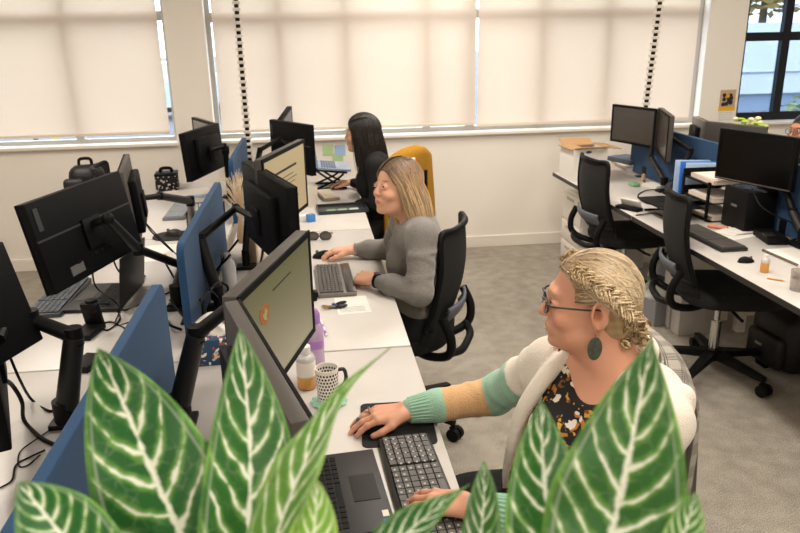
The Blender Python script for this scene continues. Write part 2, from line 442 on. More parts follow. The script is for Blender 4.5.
# neighbouring building seen through the clear window
b = thing('neighbour_building', 'white building with blue grey band seen through the clear window', 'building', (12.5, 16, -.3))
MB().box((0, 4, 1.36), (9, 8, 1.56)).build('upper_wall', mat('white_cladding', 'eef0f2', .6), b)
MB().box((0, 4.1, .29), (8.8, 7.9, .58)).build('lower_wall', mat('blue_grey_cladding', 'a4b4c8', .6), b)
MB().box((0, 3.98, 1.06), (9.02, 8.02, .03)).build('joint_strip', mat('cladding_joint', '9aa3ad', .6), b)
for i in range(3): MB().box((-3+i*2.6, .13, .29), (.06, .06, .56)).build('post', mat('cladding_joint'), b)
M_leafO = mat('autumn_leaves', 'b59a58', .8, var=.3, vscale=3); M_leafG = mat('outdoor_leaves', '93a06a', .8, var=.3, vscale=3); M_bark = mat('bark', '6b5a48', .9)
def bush(name, label, cat, x, y, z0, r, n, m, trunk=True):
    t = thing(name, label, cat, (x, y, z0))
    q = MB()
    for i in range(n):
        d = V(rng.normal(size=3)); d.normalize(); d *= r*rng.random()**.4; d.z = d.z*.8+r*(1.6 if trunk else .8)
        R = Matrix.Rotation(rng.random()*6, 3, 'Z') @ Matrix.Rotation(rng.random()*3, 3, 'X'); s = r*.11
        vs = [d+R @ V(p) for p in ((-s, 0, 0), (0, -s*.5, .01), (s, 0, 0), (0, s*.5, .01))]; q.add(vs, [(0, 1, 2, 3)])
    q.build('foliage', m, t, 0)
    MB().cyl((0, 0, 0), (0, 0, r*1.5), r*.07, r*.03, n=8).build('trunk' if trunk else 'stem', M_bark, t)
bush('tree', 'tree with brown and yellow leaves outside the clear window top', 'tree', 17.6, 27.5, -.3, 3.0, 900, M_leafO)
bush('shrub', 'pale green shrub outside the clear window by its mullion', 'shrub', 7.1, 9.6, -.3, .75, 260, M_leafG, False)
for k, (x, lab) in enumerate([(-2.6, 'yellowish shrub outside below the blind by the lawn bank'), (-.1, 'yellowish shrub outside behind the black haired woman'), (2.3, 'yellowish shrub outside below the blind next to the pillar')]):
    bush('shrub', lab, 'shrub', x, 7.3, -.3, .78, 260, M_leafO, False)

# calendar on the pillar
c0 = aty(721, 90, YW-.004); c1 = aty(736.5, 90, YW-.004); zt = c0.z; cw = c1.x-c0.x
t = thing('calendar', 'small wall calendar with a dark picture and yellow strip on the pillar', 'calendar', ((c0.x+c1.x)/2, YW-.003, zt))
zb = aty(720, 107, YW).z-zt; zc = aty(720, 111, YW).z-zt; zd = aty(720, 123, YW).z-zt
MB().box((0, 0, zb/2), (cw, .003, -zb)).build('picture', mat('calendar_picture', 'c2a583', .7), t)
q = MB()
for i in range(14):
    q.ell((rng.uniform(-.3, .3)*cw, -.002, zb*rng.uniform(.3, .85)), (cw*.13, .001, cw*.13), nu=8, nv=4)
q.build('picture_motif', mat('motif_black', '211d1a', .7), t)
MB().ell((0, -.003, zb*.36), (cw*.12, .001, cw*.13), nu=10, nv=4).build('picture_spot', mat('motif_yellow', 'e0a21c', .7), t)
MB().box((0, -.001, (zb+zc)/2), (cw*1.06, .003, zb-zc)).build('yellow_strip', mat('calendar_yellow', 'e8b11c', .6), t)
MB().box((0, 0, (zc+zd)/2), (cw*.98, .002, zc-zd)).build('date_sheet', M_paper, t)
q = MB()
for i in range(6):
    for j in range(4): q.box((-cw*.38+i*cw*.15, -.0015, zc-(j+.7)*(zc-zd)/5), (cw*.06, .001, .006))
q.build('dates', mat('date_ink', '9a9590', .7), t)
# notes on the wall under the sill
for k, (x, y, c, lab) in enumerate([(328, 150, 'bcd9a0', 'pale green sticky note on the wall, next to the laptop screen'), (340, 150.5, 'a9c6ea', 'pale blue sticky note on the wall'), (338, 160, 'b4d694', 'green sticky note on the wall under the blue one')]):
    p = aty(x, y, YW-.002)
    solo('sticky_note', lab, 'sticky note', MB().box((0, 0, 0), (.085, .002, .085)), mat('note_'+c, c, .8), p)
# ------------------------------------------------------------------ desks
DZ = .73
def desk(label, x0, x1, y0, y1, band, group):
    t = thing('desk', label, 'desk', ((x0+x1)/2, (y0+y1)/2, 0)); w = x1-x0; l = y1-y0-.011
    MB().box((0, 0, DZ-.0125), (w, l, .025), bev=.002).build('tabletop', M_white, t)
    if band:
        MB().box((-w/2-.0015, 0, DZ-.013), (.003, l, .026)).build('edge_band', M_edge, t)
    for s in (-1, 1):
        if band: MB().box((.12, s*(l/2-.056), (DZ-.03)/2), (w-.36, .10, DZ-.03), bev=.004).build('leg', M_white, t)
        else:
            q = MB()
            for xx in (-w/2+.08, w/2-.08): q.box((xx, s*(l/2-.09), DZ/2-.02), (.05, .05, DZ-.04))
            q.box((0, s*(l/2-.09), DZ-.055), (w-.2, .045, .045)); q.box((0, s*(l/2-.09), .12), (w-.2, .04, .03))
            q.build('leg', M_trim, t)
    return t
XD, XM, XLE, XRD, XRE = -.455, .305, -1.165, 2.42, 1.822
SY = [.67, 2.272, 3.872, 5.475]
for i, (a, b) in enumerate([('white desk where the woman with glasses works', 'white desk behind the blue divider, nearest the striped plant leaves'), ('white desk where the woman in the grey sweater works', 'white desk that carries a laptop and keyboard beyond the blue divider'), ('white desk by the wall where the black haired woman works', 'white desk by the wall with a patterned black box on it')]):
    desk(a, XD+.02, XM, SY[i], SY[i+1], False, None); desk(b, XLE, XD-.02, SY[i], SY[i+1], False, None)
RY = [1.9, 3.87, 5.28]
for i, (a, b) in enumerate([('white desk with dark edge holding the wide black monitor', 'white desk past the divider from the wide black monitor'), ('white desk with dark edge carrying the archive box', 'white desk by the pillar with dark backed monitors')]):
    desk(a, XRE, XRD-.02, RY[i], RY[i+1], True, None); desk(b, XRD+.02, XRD+.66, RY[i], RY[i+1], False, None)

def divider(label, x, y0, y1, zt=1.1, r=.05):
    t = thing('desk_divider', label, 'desk divider', (x, (y0+y1)/2, DZ)); l = y1-y0; h = zt-DZ-.003
    M = Matrix(((0, 0, 1, 0), (1, 0, 0, 0), (0, 1, 0, 0), (0, 0, 0, 1)))
    q = MB()
    poly = [(-l/2, 0), (l/2, 0)] + [(l/2-r+r*math.cos(a), h-r+r*math.sin(a)) for a in [PI/2*k/6 for k in range(7)]] + [(-l/2+r-r*math.sin(a), h-r+r*math.cos(a)) for a in [PI/2*k/6 for k in range(7)]]
    q.prism(poly, -.013, .013, Matrix.Translation(V((0, 0, .003))) @ M)
    o = q.build('panel', M_felt, t, 30)
    md = o.modifiers.new('b', 'BEVEL'); md.width = .003; md.segments = 2; md.limit_method = 'ANGLE'
    for s in (-1, 1): MB().box((0, s*(l/2-.25), .003), (.14, .06, .006)).box((0, s*(l/2-.25), .04), (.036, .05, .07)).build('bracket', M_black2, t)
    return t
divider('blue felt divider that the striped leaves overlap', XD, .78, 2.03)
divider('blue felt divider between the laptop desk and the grey sweater desk', XD, 2.38, 3.53)
divider('blue felt divider in the middle row nearest the blinds', XD, 4.12, 5.12)
divider('blue felt divider behind the folders and letter tray', XRD, 4.02, 5.22)
divider('blue felt divider behind the wide black monitor', XRD, 2.35, 3.60)

# ------------------------------------------------------------------ monitors
M_house = mat('monitor_plastic', '504b46', .5, spec=.3, bump=.05, bscale=900)
M_houseb = mat('monitor_black', '070708', .6, spec=.14, bump=.08, bscale=900)
M_bulge = mat('monitor_back', '0a0a0a', .6, spec=.18, bump=.05, bscale=500)
def screen_mat(name, top, bot, s):
    m = bpy.data.materials.new(name); m.use_nodes = True; N = m.node_tree.nodes; L = m.node_tree.links; b = N['Principled BSDF']
    b.inputs['Base Color'].default_value = (.01, .01, .01, 1); b.inputs['Roughness'].default_value = .35
    tc = N.new('ShaderNodeTexCoord'); sp = N.new('ShaderNodeSeparateXYZ'); L.new(tc.outputs['Generated'], sp.inputs[0])
    r = N.new('ShaderNodeValToRGB'); r.color_ramp.elements[0].color = lin(bot); r.color_ramp.elements[1].color = lin(top)
    L.new(sp.outputs[2], r.inputs[0]); L.new(r.outputs[0], b.inputs['Emission Color']); b.inputs['Emission Strength'].default_value = s
    return m
M_scrA = screen_mat('lit_screen_olive', '5d5938', '8d8268', 1.0)
M_scrB = screen_mat('lit_screen_beige', 'b09a70', 'b49c74', 1.0)
def monitor(label, A, B, h, side, thick=.045, tilt=0, screen=None, house=None, bulge=True, name='monitor', seam=False, bez=.016, logo=False):
    A = V(A); B = V(B); house = house or M_house; screen = screen or M_screen_off
    X = (B-A); w = X.length; X.normalize()
    Y = V((0, 0, 1)).cross(X).normalized(); Z = X.cross(Y)
    RT = Matrix.Rotation(math.radians(tilt), 3, X)
    Y = RT @ Y; Z = RT @ Z
    top = (A+B)/2; org = top - Z*h
    t = thing(name, label, 'monitor')
    M = Matrix.Identity(4)
    for i, a in enumerate((X, Y, Z)): M[0][i], M[1][i], M[2][i] = a
    M.translation = org; t.matrix_world = M
    s = side
    MB().box((0, -s*thick/2, h/2), (w, thick, h), bev=.005).build('housing', house, t)
    q = MB()
    for c, sz in (((0, .002*s, bez/2), (w, .006, bez)), ((0, .002*s, h-bez/2), (w, .006, bez)), ((-w/2+bez/2, .002*s, h/2), (bez, .006, h-2*bez)), ((w/2-bez/2, .002*s, h/2), (bez, .006, h-2*bez))):
        q.box(c, sz)
    q.build('bezel', M_houseb, t)
    MB().box((0, .0012*s, h/2), (w-2*bez, .003, h-2*bez)).build('screen', screen, t)
    yb = -s*thick
    if bulge:
        MB().box((0, yb-s*.014, h*.5), (w*.62, .035, h*.66), bev=.008).build('back_cover', M_bulge, t)
        yb -= s*.031
        q = MB()
        for i in range(9): q.box((-w*.24+i*w*.06, yb, h*.74), (w*.035, .002, .004)); q.box((-w*.24+i*w*.06, yb, h*.71), (w*.035, .002, .004))
        q.build('vent', M_black, t)
    if seam:
        M_dull = mat('dull_grey', '353433', .5)
        MB().box((0, yb, h*.58), (w, .006, .006)).build('seam_strip', M_dull, t)
        MB().box((-w*.44*s, yb-s*.001, h*.80), (.022, .003, .07)).build('badge', M_dull, t)
        MB().box((-w*.25*s, yb-s*.001, h*.14), (.07, .003, .03)).build('sticker', mat('sticker_grey', '5c5b5a', .6), t)
        for px_ in (-.12, -.02, .02, .08): MB().box((px_, yb-s*.001, h*.2), (.02, .004, .008)).build('port', M_black, t)
    MB().box((0, yb-s*.006, h*.45), (.1, .012, .1), bev=.003).build('mount_plate', M_black, t)
    if logo:
        MB().lathe([(.012, 0), (.018, 0), (.018, .002), (.012, .002)], M=Matrix.Translation(V((0, yb+.0, h*.84))) @ Matrix.Rotation(PI/2*s, 4, 'X')).build('logo_ring', M_silver, t)
    t['_h'] = h
    del t['_h']
    return t, M, w
def mpx(a, b, zt): return at(*a, zt), at(*b, zt)
# desk of the woman with glasses
A, B = mpx((237, 297), (308, 230), 1.25)
A1, MA1, wA1 = monitor('lit monitor with olive screen showing a small orange emblem', A, B, .30, -1, .035, 0, M_scrA)
def onscreen(t, w, h, s, u, v, du, dv, m, name, mb=None):
    MB().box((-w/2+u*w, .0032*s, h*(1-v)), (du*w, .0012, dv*h)).build(name, m, t) if mb is None else mb.build(name, m, t)
M_txt = mat('screen_text', '2a2a1c', .6); M_emb = mat('screen_emblem', '70401e', .5, emit='94592c', estr=.55)
onscreen(A1, wA1, .30, -1, .52, .20, .26, .012, M_txt, 'text_line')
emb = [(x*2.4, z) for x, z in [(0, .024), (.010, .020), (.013, .008), (.010, -.014), (0, -.026), (-.010, -.014), (-.013, .008), (-.010, .020)]]
q = MB(); q.prism(emb, .0034, .0048, Matrix.Translation(V((-wA1*.24, 0, .205))) @ Matrix.Rotation(PI/2, 4, 'X')); q.build('emblem', M_emb, A1)
q = MB(); q.prism([(.004, .016), (.018, .004), (.006, -.004), (.010, -.016), (-.012, -.006), (-.016, .008), (-.004, .004)], .0048, .006, Matrix.Translation(V((-wA1*.24, 0, .205))) @ Matrix.Rotation(PI/2, 4, 'X')); q.build('emblem_centre', mat('screen_emblem_light', '8a8458', .5, emit='77714a', estr=.6), A1)
A, B = mpx((311, 419), (238, 299), 1.25)
A2, MA2, _ = monitor('dark monitor seen from above and behind, partly covered by striped leaves', A, B, .31, -1, .03, 0)
# desk of the woman in the grey sweater
A, B = mpx((249.5, 160), (296, 187), 1.27)
B1, MB1, _ = monitor('thick black monitor seen from behind with dried grass plume beside it', A, B, .325, 1, .035, 0, None, M_houseb)
A, B = mpx((261, 160), (303.5, 139), 1.31)
B2, MB2, wB2 = monitor('lit monitor with beige document page on its screen', A, B, .31, -1, .03, 0, M_scrB)
q = MB()
for i in range(9): q.box((-wB2*.04, -.0036, .05+i*.018), (wB2*.62*(.5+.5*rng.random()), .001, .003))
q.box((wB2*.0, -.0036, .225), (wB2*.5, .001, .010)); q.build('page_text', M_txt, B2)
# desk of the black haired woman
A, B = mpx((273, 119), (313, 125), 1.26)
C1, MC1, _ = monitor('black monitor seen from behind next to the laptop on a riser', A, B, .30, 1, .03, 0, None, M_houseb, False, seam=True)
B = aty(291, 106, 5.2); A = B-(B-aty(284, 116, 4.85)).normalized()*.46
monitor('monitor whose top corner pokes up behind the one next to the laptop riser', A, B, .27, -1, .03, 0, None, M_houseb, False)
# far side of the middle row
A, B = mpx((15, 206), (112, 172), 1.30)
L1, ML1, _ = monitor('big black monitor back with pale badge above a desk keyboard', A, B, .285, 1, .03, -11, None, M_houseb, False, seam=True)
A, B = mpx((117.5, 173), (124.5, 154), 1.27)
L2, ML2, _ = monitor('monitor seen edge on beside the big black monitor back', A, A+(B-A).normalized()*.5,   .33, 1, .02, -4, None, M_house)
A, B = mpx((179, 134), (214, 123), 1.20)
L3, ML3, _ = monitor('black monitor back next to the blue divider nearest the blinds', A, B, .30, 1, .035, -4, None, M_houseb)
A, B = mpx((192, 117), (212, 123), 1.20)
monitor('monitor with reflection coloured screen behind a black one near the pillar by the blinds', A, B, .30, -1, .03, 0, mat('reflection_coloured_screen', '4a4238', .22, spec=.8), M_house, False)  # room reflection put into the base colour of a switched-off screen
B = at(-6, 243, 1.26); A = B - V((.165, .50, 0))
L4, ML4, _ = monitor('black monitor cut off by the picture edge beside the mouse', A, B, .28, 1, .03, -14, None, M_houseb, False)
A = at(-30, 322, 1.16); B = A + V((-.16, .40, 0))
L5, ML5, _ = monitor('black monitor back edge with plugged cables at the picture edge', A, B, .34, 1, .03, 0, None, M_houseb, False)
# row by the open window
A, B = mpx((721, 128), (799, 138), 1.245)
R1, MR1, _ = monitor('wide black monitor with silver strip under its screen', A, B, .27, -1, .03, 0, None, M_houseb, False)
MB().box((0, -.006, .008), (.455, .003, .006)).build('silver_strip', M_silver, R1)
A, B = mpx((613, 104), (657, 109), 1.235)
R2, MR2, _ = monitor('dark grey monitor in front of the blind above the books', A, B, .27, -1, .03, 0, mat('dim_screen', '3a3632', .25, spec=.5), M_house, False)
A, B = mpx((659, 107.5), (670, 116), 1.24)
R3, MR3, _ = monitor('narrow angled monitor joined to the dark grey one above the books', A, B, .29, -1, .03, 0, mat('dim_screen'), M_house, False)
A, B = mpx((697, 116), (708, 121), 1.15)
F1, MF1, _ = monitor('monitor with reflected light in its grey, turned aside by the pillar below the calendar', A, B, .3, 1, .03, 0, None, mat('reflection_grey_housing', '6b655f', .4), True)  # housing grey carries the reflected lights in its colour
A, B = mpx((708, 121), (768, 127), 1.15)
F2, MF2, _ = monitor('dark monitor back with ring emblem in front of the clear window', A, B, .3, 1, .03, 0, None, M_house, False, logo=True)

# ------------------------------------------------------------------ monitor arms
def arm(label, base, pts, r=.02, z0=DZ, post=None, heads=(), gas=None):
    base = V(base); t = thing('monitor_mount', label, 'monitor arm', (base.x, base.y, z0)); o = V((base.x, base.y, z0))
    MB().box((0, 0, .008), (.09, .07, .016), bev=.004).box((0, 0, -.03), (.05, .03, .06)).build('clamp', M_black2, t)
    if post: MB().cyl((0, 0, .014), (0, 0, post), .018, n=18).build('pole', M_silver if gas == 'silver' else M_black2, t)
    L = [V(p)-o for p in pts]
    nm = ['lower_arm', 'upper_arm', 'swivel_arm', 'end_arm']
    for i in range(len(L)-1):
        rr = r if i == 0 else r*.68
        q = MB(); q.cyl(L[i], L[i+1], rr, rr*.85, n=14); q.build(nm[min(i, 3)], M_dark if i % 2 == 0 else M_black2, t)
        q = MB(); d = V((0, 0, 1)); q.cyl(L[i]-d*rr*1.15, L[i]+d*rr*1.15, rr*1.08, n=14); q.build('joint', M_black, t)
    q = MB(); q.ell(L[-1], (r*.8, r*.8, r*.8), nu=12, nv=8); q.build('tilt_head', M_black, t)
    for k, hd in enumerate(heads):
        q = MB(); q.cyl(L[-1], V(hd)-o, r*.55, n=10); q.build('bracket', M_black2, t)
    return t
def mback(M, h, off, fx=0.0, fz=.45): return M @ V((fx, off, h*fz))
# ------------------------------------------------------------------ office chairs
M_meshf = mat('chair_mesh', '141312', .85, bump=.6, bscale=700)
M_seatf = mat('chair_seat_fabric', '0d0c0c', .95, bump=.3, bscale=600)
M_lumb = mat('lumbar_pad', '5d6068', .55)
def chair_proto(label, loc, rz, back_tilt=0):
    t = thing('office_chair', label, 'office chair', loc, rz)
    q = MB(); q.cyl((0, 0, .085), (0, 0, .14), .045, .04, n=18)
    for k in range(5):
        a = 2*PI*k/5+.3; c, s = math.cos(a), math.sin(a)
        R = rz3(a)
        q.add([R @ V(p) for p in ((.02, -.03, .095), (.02, .03, .095), (.02, .03, .135), (.02, -.03, .135), (.31, -.016, .075), (.31, .016, .075), (.31, .016, .098), (.31, -.016, .098))],
              [(0, 1, 2, 3), (7, 6, 5, 4), (0, 4, 5, 1), (1, 5, 6, 2), (2, 6, 7, 3), (3, 7, 4, 0)])
    q.build('base', M_black, t, 50)
    for k in range(5):
        a = 2*PI*k/5+.3; R = rz3(a); q = MB()
        for s in (-1, 1): q.cyl(R @ V((.315, s*.006, .031)), R @ V((.315, s*.028, .031)), .031, n=18)
        q.cyl(R @ V((.305, 0, .05)), R @ V((.305, 0, .085)), .009, n=8); q.box(R @ V((.308, 0, .055)), (.03, .03, .02), R); q.build('caster', M_black, t)
    MB().cyl((0, 0, .13), (0, 0, .30), .026, n=16).cyl((0, 0, .28), (0, 0, .42), .015, n=14).build('gas_lift', M_chrome, t)
    MB().box((-.02, 0, .415), (.26, .16, .05), bev=.012).build('seat_mechanism', M_black, t)
    MB().tube([(.02, -.08, .41), (.03, -.2, .40), (.03, -.27, .405)], .008, n=8).build('lever', M_black, t)
    # seat cushion
    q = MB()
    def top(u, v):
        a = 2*PI*u; e = .62
        cx = math.copysign(abs(math.cos(a))**e, math.cos(a)); sy = math.copysign(abs(math.sin(a))**e, math.sin(a))
        prof = [(0.0, .435), (.86, .432), (.985, .445), (1.0, .468), (.985, .488), (.93, .503), (.6, .508), (.0, .500)]
        f = v*7; i = min(int(f), 6); fr = f-i; r = prof[i][0]*(1-fr)+prof[i+1][0]*fr; z = prof[i][1]*(1-fr)+prof[i+1][1]*fr
        x = .245*r*cx; y = .25*r*sy
        z += -.018*max(0, (x-.14)/.1)**2
        return (x+.03, y, z)
    q.grid(top, 40, 21); q.build('seat', M_seatf, t, 60)
    # backrest
    def bp(u, v):                       # u across -1..1, v up 0..1
        w = .225-.03*v-.02*(1-v)**3
        z = .56+.42*v
        x = -.245-.06*v-.03*math.sin(v*PI)-.10*max(0, v-.0)*back_tilt
        return V((x+.055*(abs(u)**2), u*w, z))
    q = MB(); nu, nv = 16, 18
    q.grid(lambda a, b: bp(a*2-1, b*1.2-.2), nu, nv)
    o = q.build('backrest', M_meshf, t, 180); sm = o.modifiers.new('s', 'SOLIDIFY'); sm.thickness = .012
    loop = [bp(-1, v/10) for v in range(0, 10)] + [bp(-.93, 1)+V((0, 0, .004))] + [bp(u/5, 1)+V((0, 0, .008*(1-abs(u/5)))) for u in range(-3, 4, 1)] + [bp(.93, 1)+V((0, 0, .004))] + [bp(1, v/10) for v in range(9, -1, -1)]
    loop += [bp(.6, -.02), bp(0, -.03), bp(-.6, -.02), bp(-1, 0)]
    MB().tube(loop, .014, n=8, sub=4).build('back_frame', M_black, t, 60)
    # yoke under the seat and lumbar pad
    q = MB()
    for s in (-1, 1):
        q.tube([(-.05, s*.05, .42), (-.18, s*.12, .41), (-.285, s*.185, .455), (-.30, s*.205, .54), (-.262, s*.205, .63)], .02, n=8)
    q.tube([(-.285, -.185, .46), (-.32, -.1, .445), (-.325, 0, .44), (-.32, .1, .445), (-.285, .185, .46)], .018, n=8)
    q.build('yoke', M_black, t, 60)
    q = MB(); q.grid(lambda a, b: bp((a*2-1)*.72, .05+.17*b)+V((-.035-.01*math.sin(b*PI), 0, 0)), 10, 6)
    o = q.build('lumbar_pad', M_lumb, t, 180); sm = o.modifiers.new('s', 'SOLIDIFY'); sm.thickness = .012
    return t
ch1 = chair_proto('black mesh office chair in front of the wide black monitor', (2.06, 3.28, 0), -.24)
ch2 = copy_tree(ch1, None, 'black mesh office chair by the drawer pedestal and archive box', (2.03, 4.38, 0), .06)
chB = copy_tree(ch1, None, 'black mesh office chair the woman in the grey sweater sits on', (.345, 3.04, 0), PI-.42)
chC = copy_tree(ch1, None, 'office chair under a mustard jacket behind the black haired woman', (.385, 4.62, 0), PI-.62)
chA = copy_tree(ch1, None, 'office chair under a checked coat that the woman with glasses sits on', (.54, 1.60, 0), PI-.06)
chL = copy_tree(ch1, None, 'black office chair with a backpack on its back near the blind', (-1.08, 4.80, 0), .1)
chD = copy_tree(ch1, None, 'office chair of the dark haired person beyond the divider', (3.32, 4.46, 0), PI)

# coats over chair backs
def drape(name, label, cat, chair, m, w, top, front, back, thick, amp, seed, depth=.075, taper=.0):
    """cloth folded over the chair's back; local to the chair"""
    r = np.random.default_rng(seed); ph = r.random(6)*6
    q = MB(); nu, nv = 40, 48
    def f(u, v):
        x_ = u*2-1; s = v
        L1, L2 = back, front; tot = L1+L2+depth*1.4
        d = s*tot
        fold = amp*(math.sin(x_*5+ph[0])*.6+math.sin(x_*9+ph[1])*.4)
        if d < L1: k = (L1-d); z = top-k; x = -.285-depth/2-fold*min(1, k*4)-.05*k; ww = w*(1-taper*0+.10*k)
        elif d < L1+depth*1.4:
            a = (d-L1)/(depth*1.4)*PI; z = top+.028*math.sin(a); x = -.285-depth/2*math.cos(a); ww = w
        else: k = d-L1-depth*1.4; z = top-k; x = -.285+depth/2+fold*.4*min(1, k*4)+.03*k; ww = w
        sh = .055*abs(x_)**2.5
        return (x+.02*abs(x_)**2, x_*ww, z-sh)
    q.grid(f, nu, nv)
    o = q.build(name, m, None, 180); o.matrix_world = chair.matrix_world.copy() if False else Matrix.Translation(chair.location) @ Matrix.Rotation(chair.rotation_euler.z, 4, 'Z')
    sm = o.modifiers.new('s', 'SOLIDIFY'); sm.thickness = thick; sm.offset = 0
    return tag(o, label, cat)
M_must = mat('mustard_wool', 'ad7a00', .95, bump=.8, bscale=350, var=.18, vscale=120)
jk = drape('jacket', 'mustard yellow jacket hung over the chair back behind the women', 'jacket', chC, M_must, .225, 1.05, .42, .55, .03, .012, 3)
MB().box((-.338, .09, .985), (.014, .07, .10), bev=.006).build('lining', mat('cream_lining', 'f0e3cf', .9), jk)
MB().box((-.362, -.05, .82), (.014, .02, .24), rot('Z', 0)).build('zip', M_black, jk)
def plaid():
    m = bpy.data.materials.new('checked_tweed'); m.use_nodes = True; N = m.node_tree.nodes; L = m.node_tree.links; b = N['Principled BSDF']; b.inputs['Roughness'].default_value = .95
    tc = N.new('ShaderNodeTexCoord'); sp = N.new('ShaderNodeSeparateXYZ'); L.new(tc.outputs['Object'], sp.inputs[0])
    def band(src, sc, lo):
        a = N.new('ShaderNodeMath'); a.operation = 'MULTIPLY'; L.new(src, a.inputs[0]); a.inputs[1].default_value = sc
        f = N.new('ShaderNodeMath'); f.operation = 'FRACT'; L.new(a.outputs[0], f.inputs[0])
        g = N.new('ShaderNodeMath'); g.operation = 'GREATER_THAN'; L.new(f.outputs[0], g.inputs[0]); g.inputs[1].default_value = lo
        return g.outputs[0]
    def m2(op, a, c):
        x = N.new('ShaderNodeMath'); x.operation = op
        for i, q in enumerate((a, c)):
            if isinstance(q, (int, float)): x.inputs[i].default_value = q
            else: L.new(q, x.inputs[i])
        return x.outputs[0]
    y, z = sp.outputs[1], m2('ADD', sp.outputs[2], sp.outputs[0])
    fy, fz = band(y, 170, .5), band(z, 170, .5)
    by, bz = band(y, 17, .5), band(z, 17, .5)
    fine = m2('MULTIPLY', fy, by); fine2 = m2('MULTIPLY', fz, bz)
    d = m2('ADD', m2('MULTIPLY', fine, .5), m2('MULTIPLY', fine2, .5))
    d = m2('ADD', d, m2('MULTIPLY', m2('MULTIPLY', fy, fz), .25))
    r = N.new('ShaderNodeValToRGB'); r.color_ramp.elements[0].color = lin('a8a094'); r.color_ramp.elements[1].color = lin('15130f'); r.color_ramp.elements[1].position = .8
    L.new(d, r.inputs[0]); L.new(r.outputs[0], b.inputs['Base Color'])
    return m
ct = drape('coat', 'black and white checked coat hung over the chair back', 'coat', chA, plaid(), .215, .985, .40, .62, .03, .010, 5)

# pedestals
M_ped = mat('pedestal_white', 'ebe5dd', .4, var=.01)
def pedestal(label, x, y, w=.40, d=.52, h=.60):
    t = thing('drawer_pedestal', label, 'drawer pedestal', (x, y, 0))
    MB().box((0, 0, h/2+.02), (d, w, h-.04), bev=.004).build('body', M_ped, t)
    MB().box((0, 0, .02), (d-.06, w-.06, .04)).build('plinth', M_dark, t)
    for k, (z0, z1) in enumerate([(.05, .20), (.21, .36), (.37, .585)][::-1]):
        dr = MB().box((-d/2-.006, 0, (z0+z1)/2), (.014, w-.012, z1-z0-.006), bev=.003).build('drawer', M_ped, t)
        MB().box((-d/2-.0135, .03, z1-.045), (.004, .15, .022), bev=.001).build('handle', mat('pull_grey', 'b9b3aa', .5), dr)
    MB().cyl((-d/2-.018, -.14, h-.05), (-d/2-.006, -.14, h-.05), .009, n=12).build('lock', M_silver, t)
    return t
pedestal('white three drawer pedestal under the desk by the baseboard', 2.19, 5.12, .40, .50)
# ------------------------------------------------------------------ arms (world points from where they stand)
def ad(p, d): return V(p)+V(d)
arm('black gas spring monitor arm behind the two monitors nearest the striped leaves', (-.405, 1.86), [V((-.405, 1.86, .78)), at(196, 334, 1.0), at(243, 297, 1.1)], .03, heads=[MA1 @ V((-.02, .055, .13)), MA2 @ V((.0, .05, .15))])
arm('black monitor arm by the dried grass plume', (-.40, 2.75), [V((-.40, 2.75, .80)), at(200, 238, 1.03), at(236, 208, 1.08)], .024, post=.07, heads=[MB1 @ V((-.02, -.07, .15))])
arm('dark upright monitor post beside the cream box file and grass plume', (-.33, 3.27), [V((-.33, 3.27, .80)), V((-.295, 3.27, 1.06)), V((-.25, 3.35, 1.10))], .016, post=.07, heads=[MB2 @ V((-.1, .05, .13))])
arm('black monitor arm in front of the riser laptop near the blinds', (-.40, 4.95), [V((-.40, 4.95, .82)), at(260, 150, 1.1), MC1 @ V((-.05, -.07, .2))], .02, post=.09, heads=[MC1 @ V((-.02, -.03, .16))])
arm('black monitor arm reaching to the big badge monitor', (-.56, 2.78), [V((-.56, 2.78, .80)), atx(183, 266, -.57), atx(138, 249, -.63), ML1 @ V((.0, -.10, .16))], .026, post=.07, heads=[ML1 @ V((0, -.035, .15))])
arm('monitor arm on a silver pole between the blue dividers', (-.60, 3.55), [V((-.60, 3.55, 1.0)), at(160, 196, 1.08), at(143, 198, 1.10)], .02, post=.28, gas='silver', heads=[ML2 @ V((-.05, -.02, .17))])
arm('monitor arm on a pole holding the monitor back nearest the blinds', (-.56, 4.86), [V((-.56, 4.86, 1.05)), at(224, 146, 1.08), at(211, 150, 1.07)], .022, post=.33, heads=[ML3 @ V((.03, -.035, .14))])
arm('black gas spring monitor arm rising next to the phone cradle', (-.72, 1.90), [V((-.72, 1.90, .77)), at(74, 336, 1.0), at(30, 319, 1.05), at(4, 322, 1.07)], .032, heads=[ML4 @ V((.12, -.03, .06))])
ra = at(666, 186, .75)
arm('black twin monitor arm with raised elbows beside the blue folders', (2.30, 4.45), [V((2.30, 4.45, .80)), atx(651, 158, 2.31), MR2 @ V((.15, .06, .06))], .022, heads=[MR2 @ V((.12, .035, .10))])
arm('black monitor arm elbow bent like a chevron next to the blue folders', (2.31, 4.36), [V((2.31, 4.36, .80)), atx(691, 151, 2.34), atx(673, 139, 2.33)], .022, heads=[MR3 @ V((-.02, .035, .17))])
arm('black monitor arm under the wide black monitor', (2.36, 3.12), [V((2.36, 3.12, .79)), atx(793, 212, 2.37), MR1 @ V((.12, .07, .05))], .026, heads=[MR1 @ V((.1, .035, .08))])

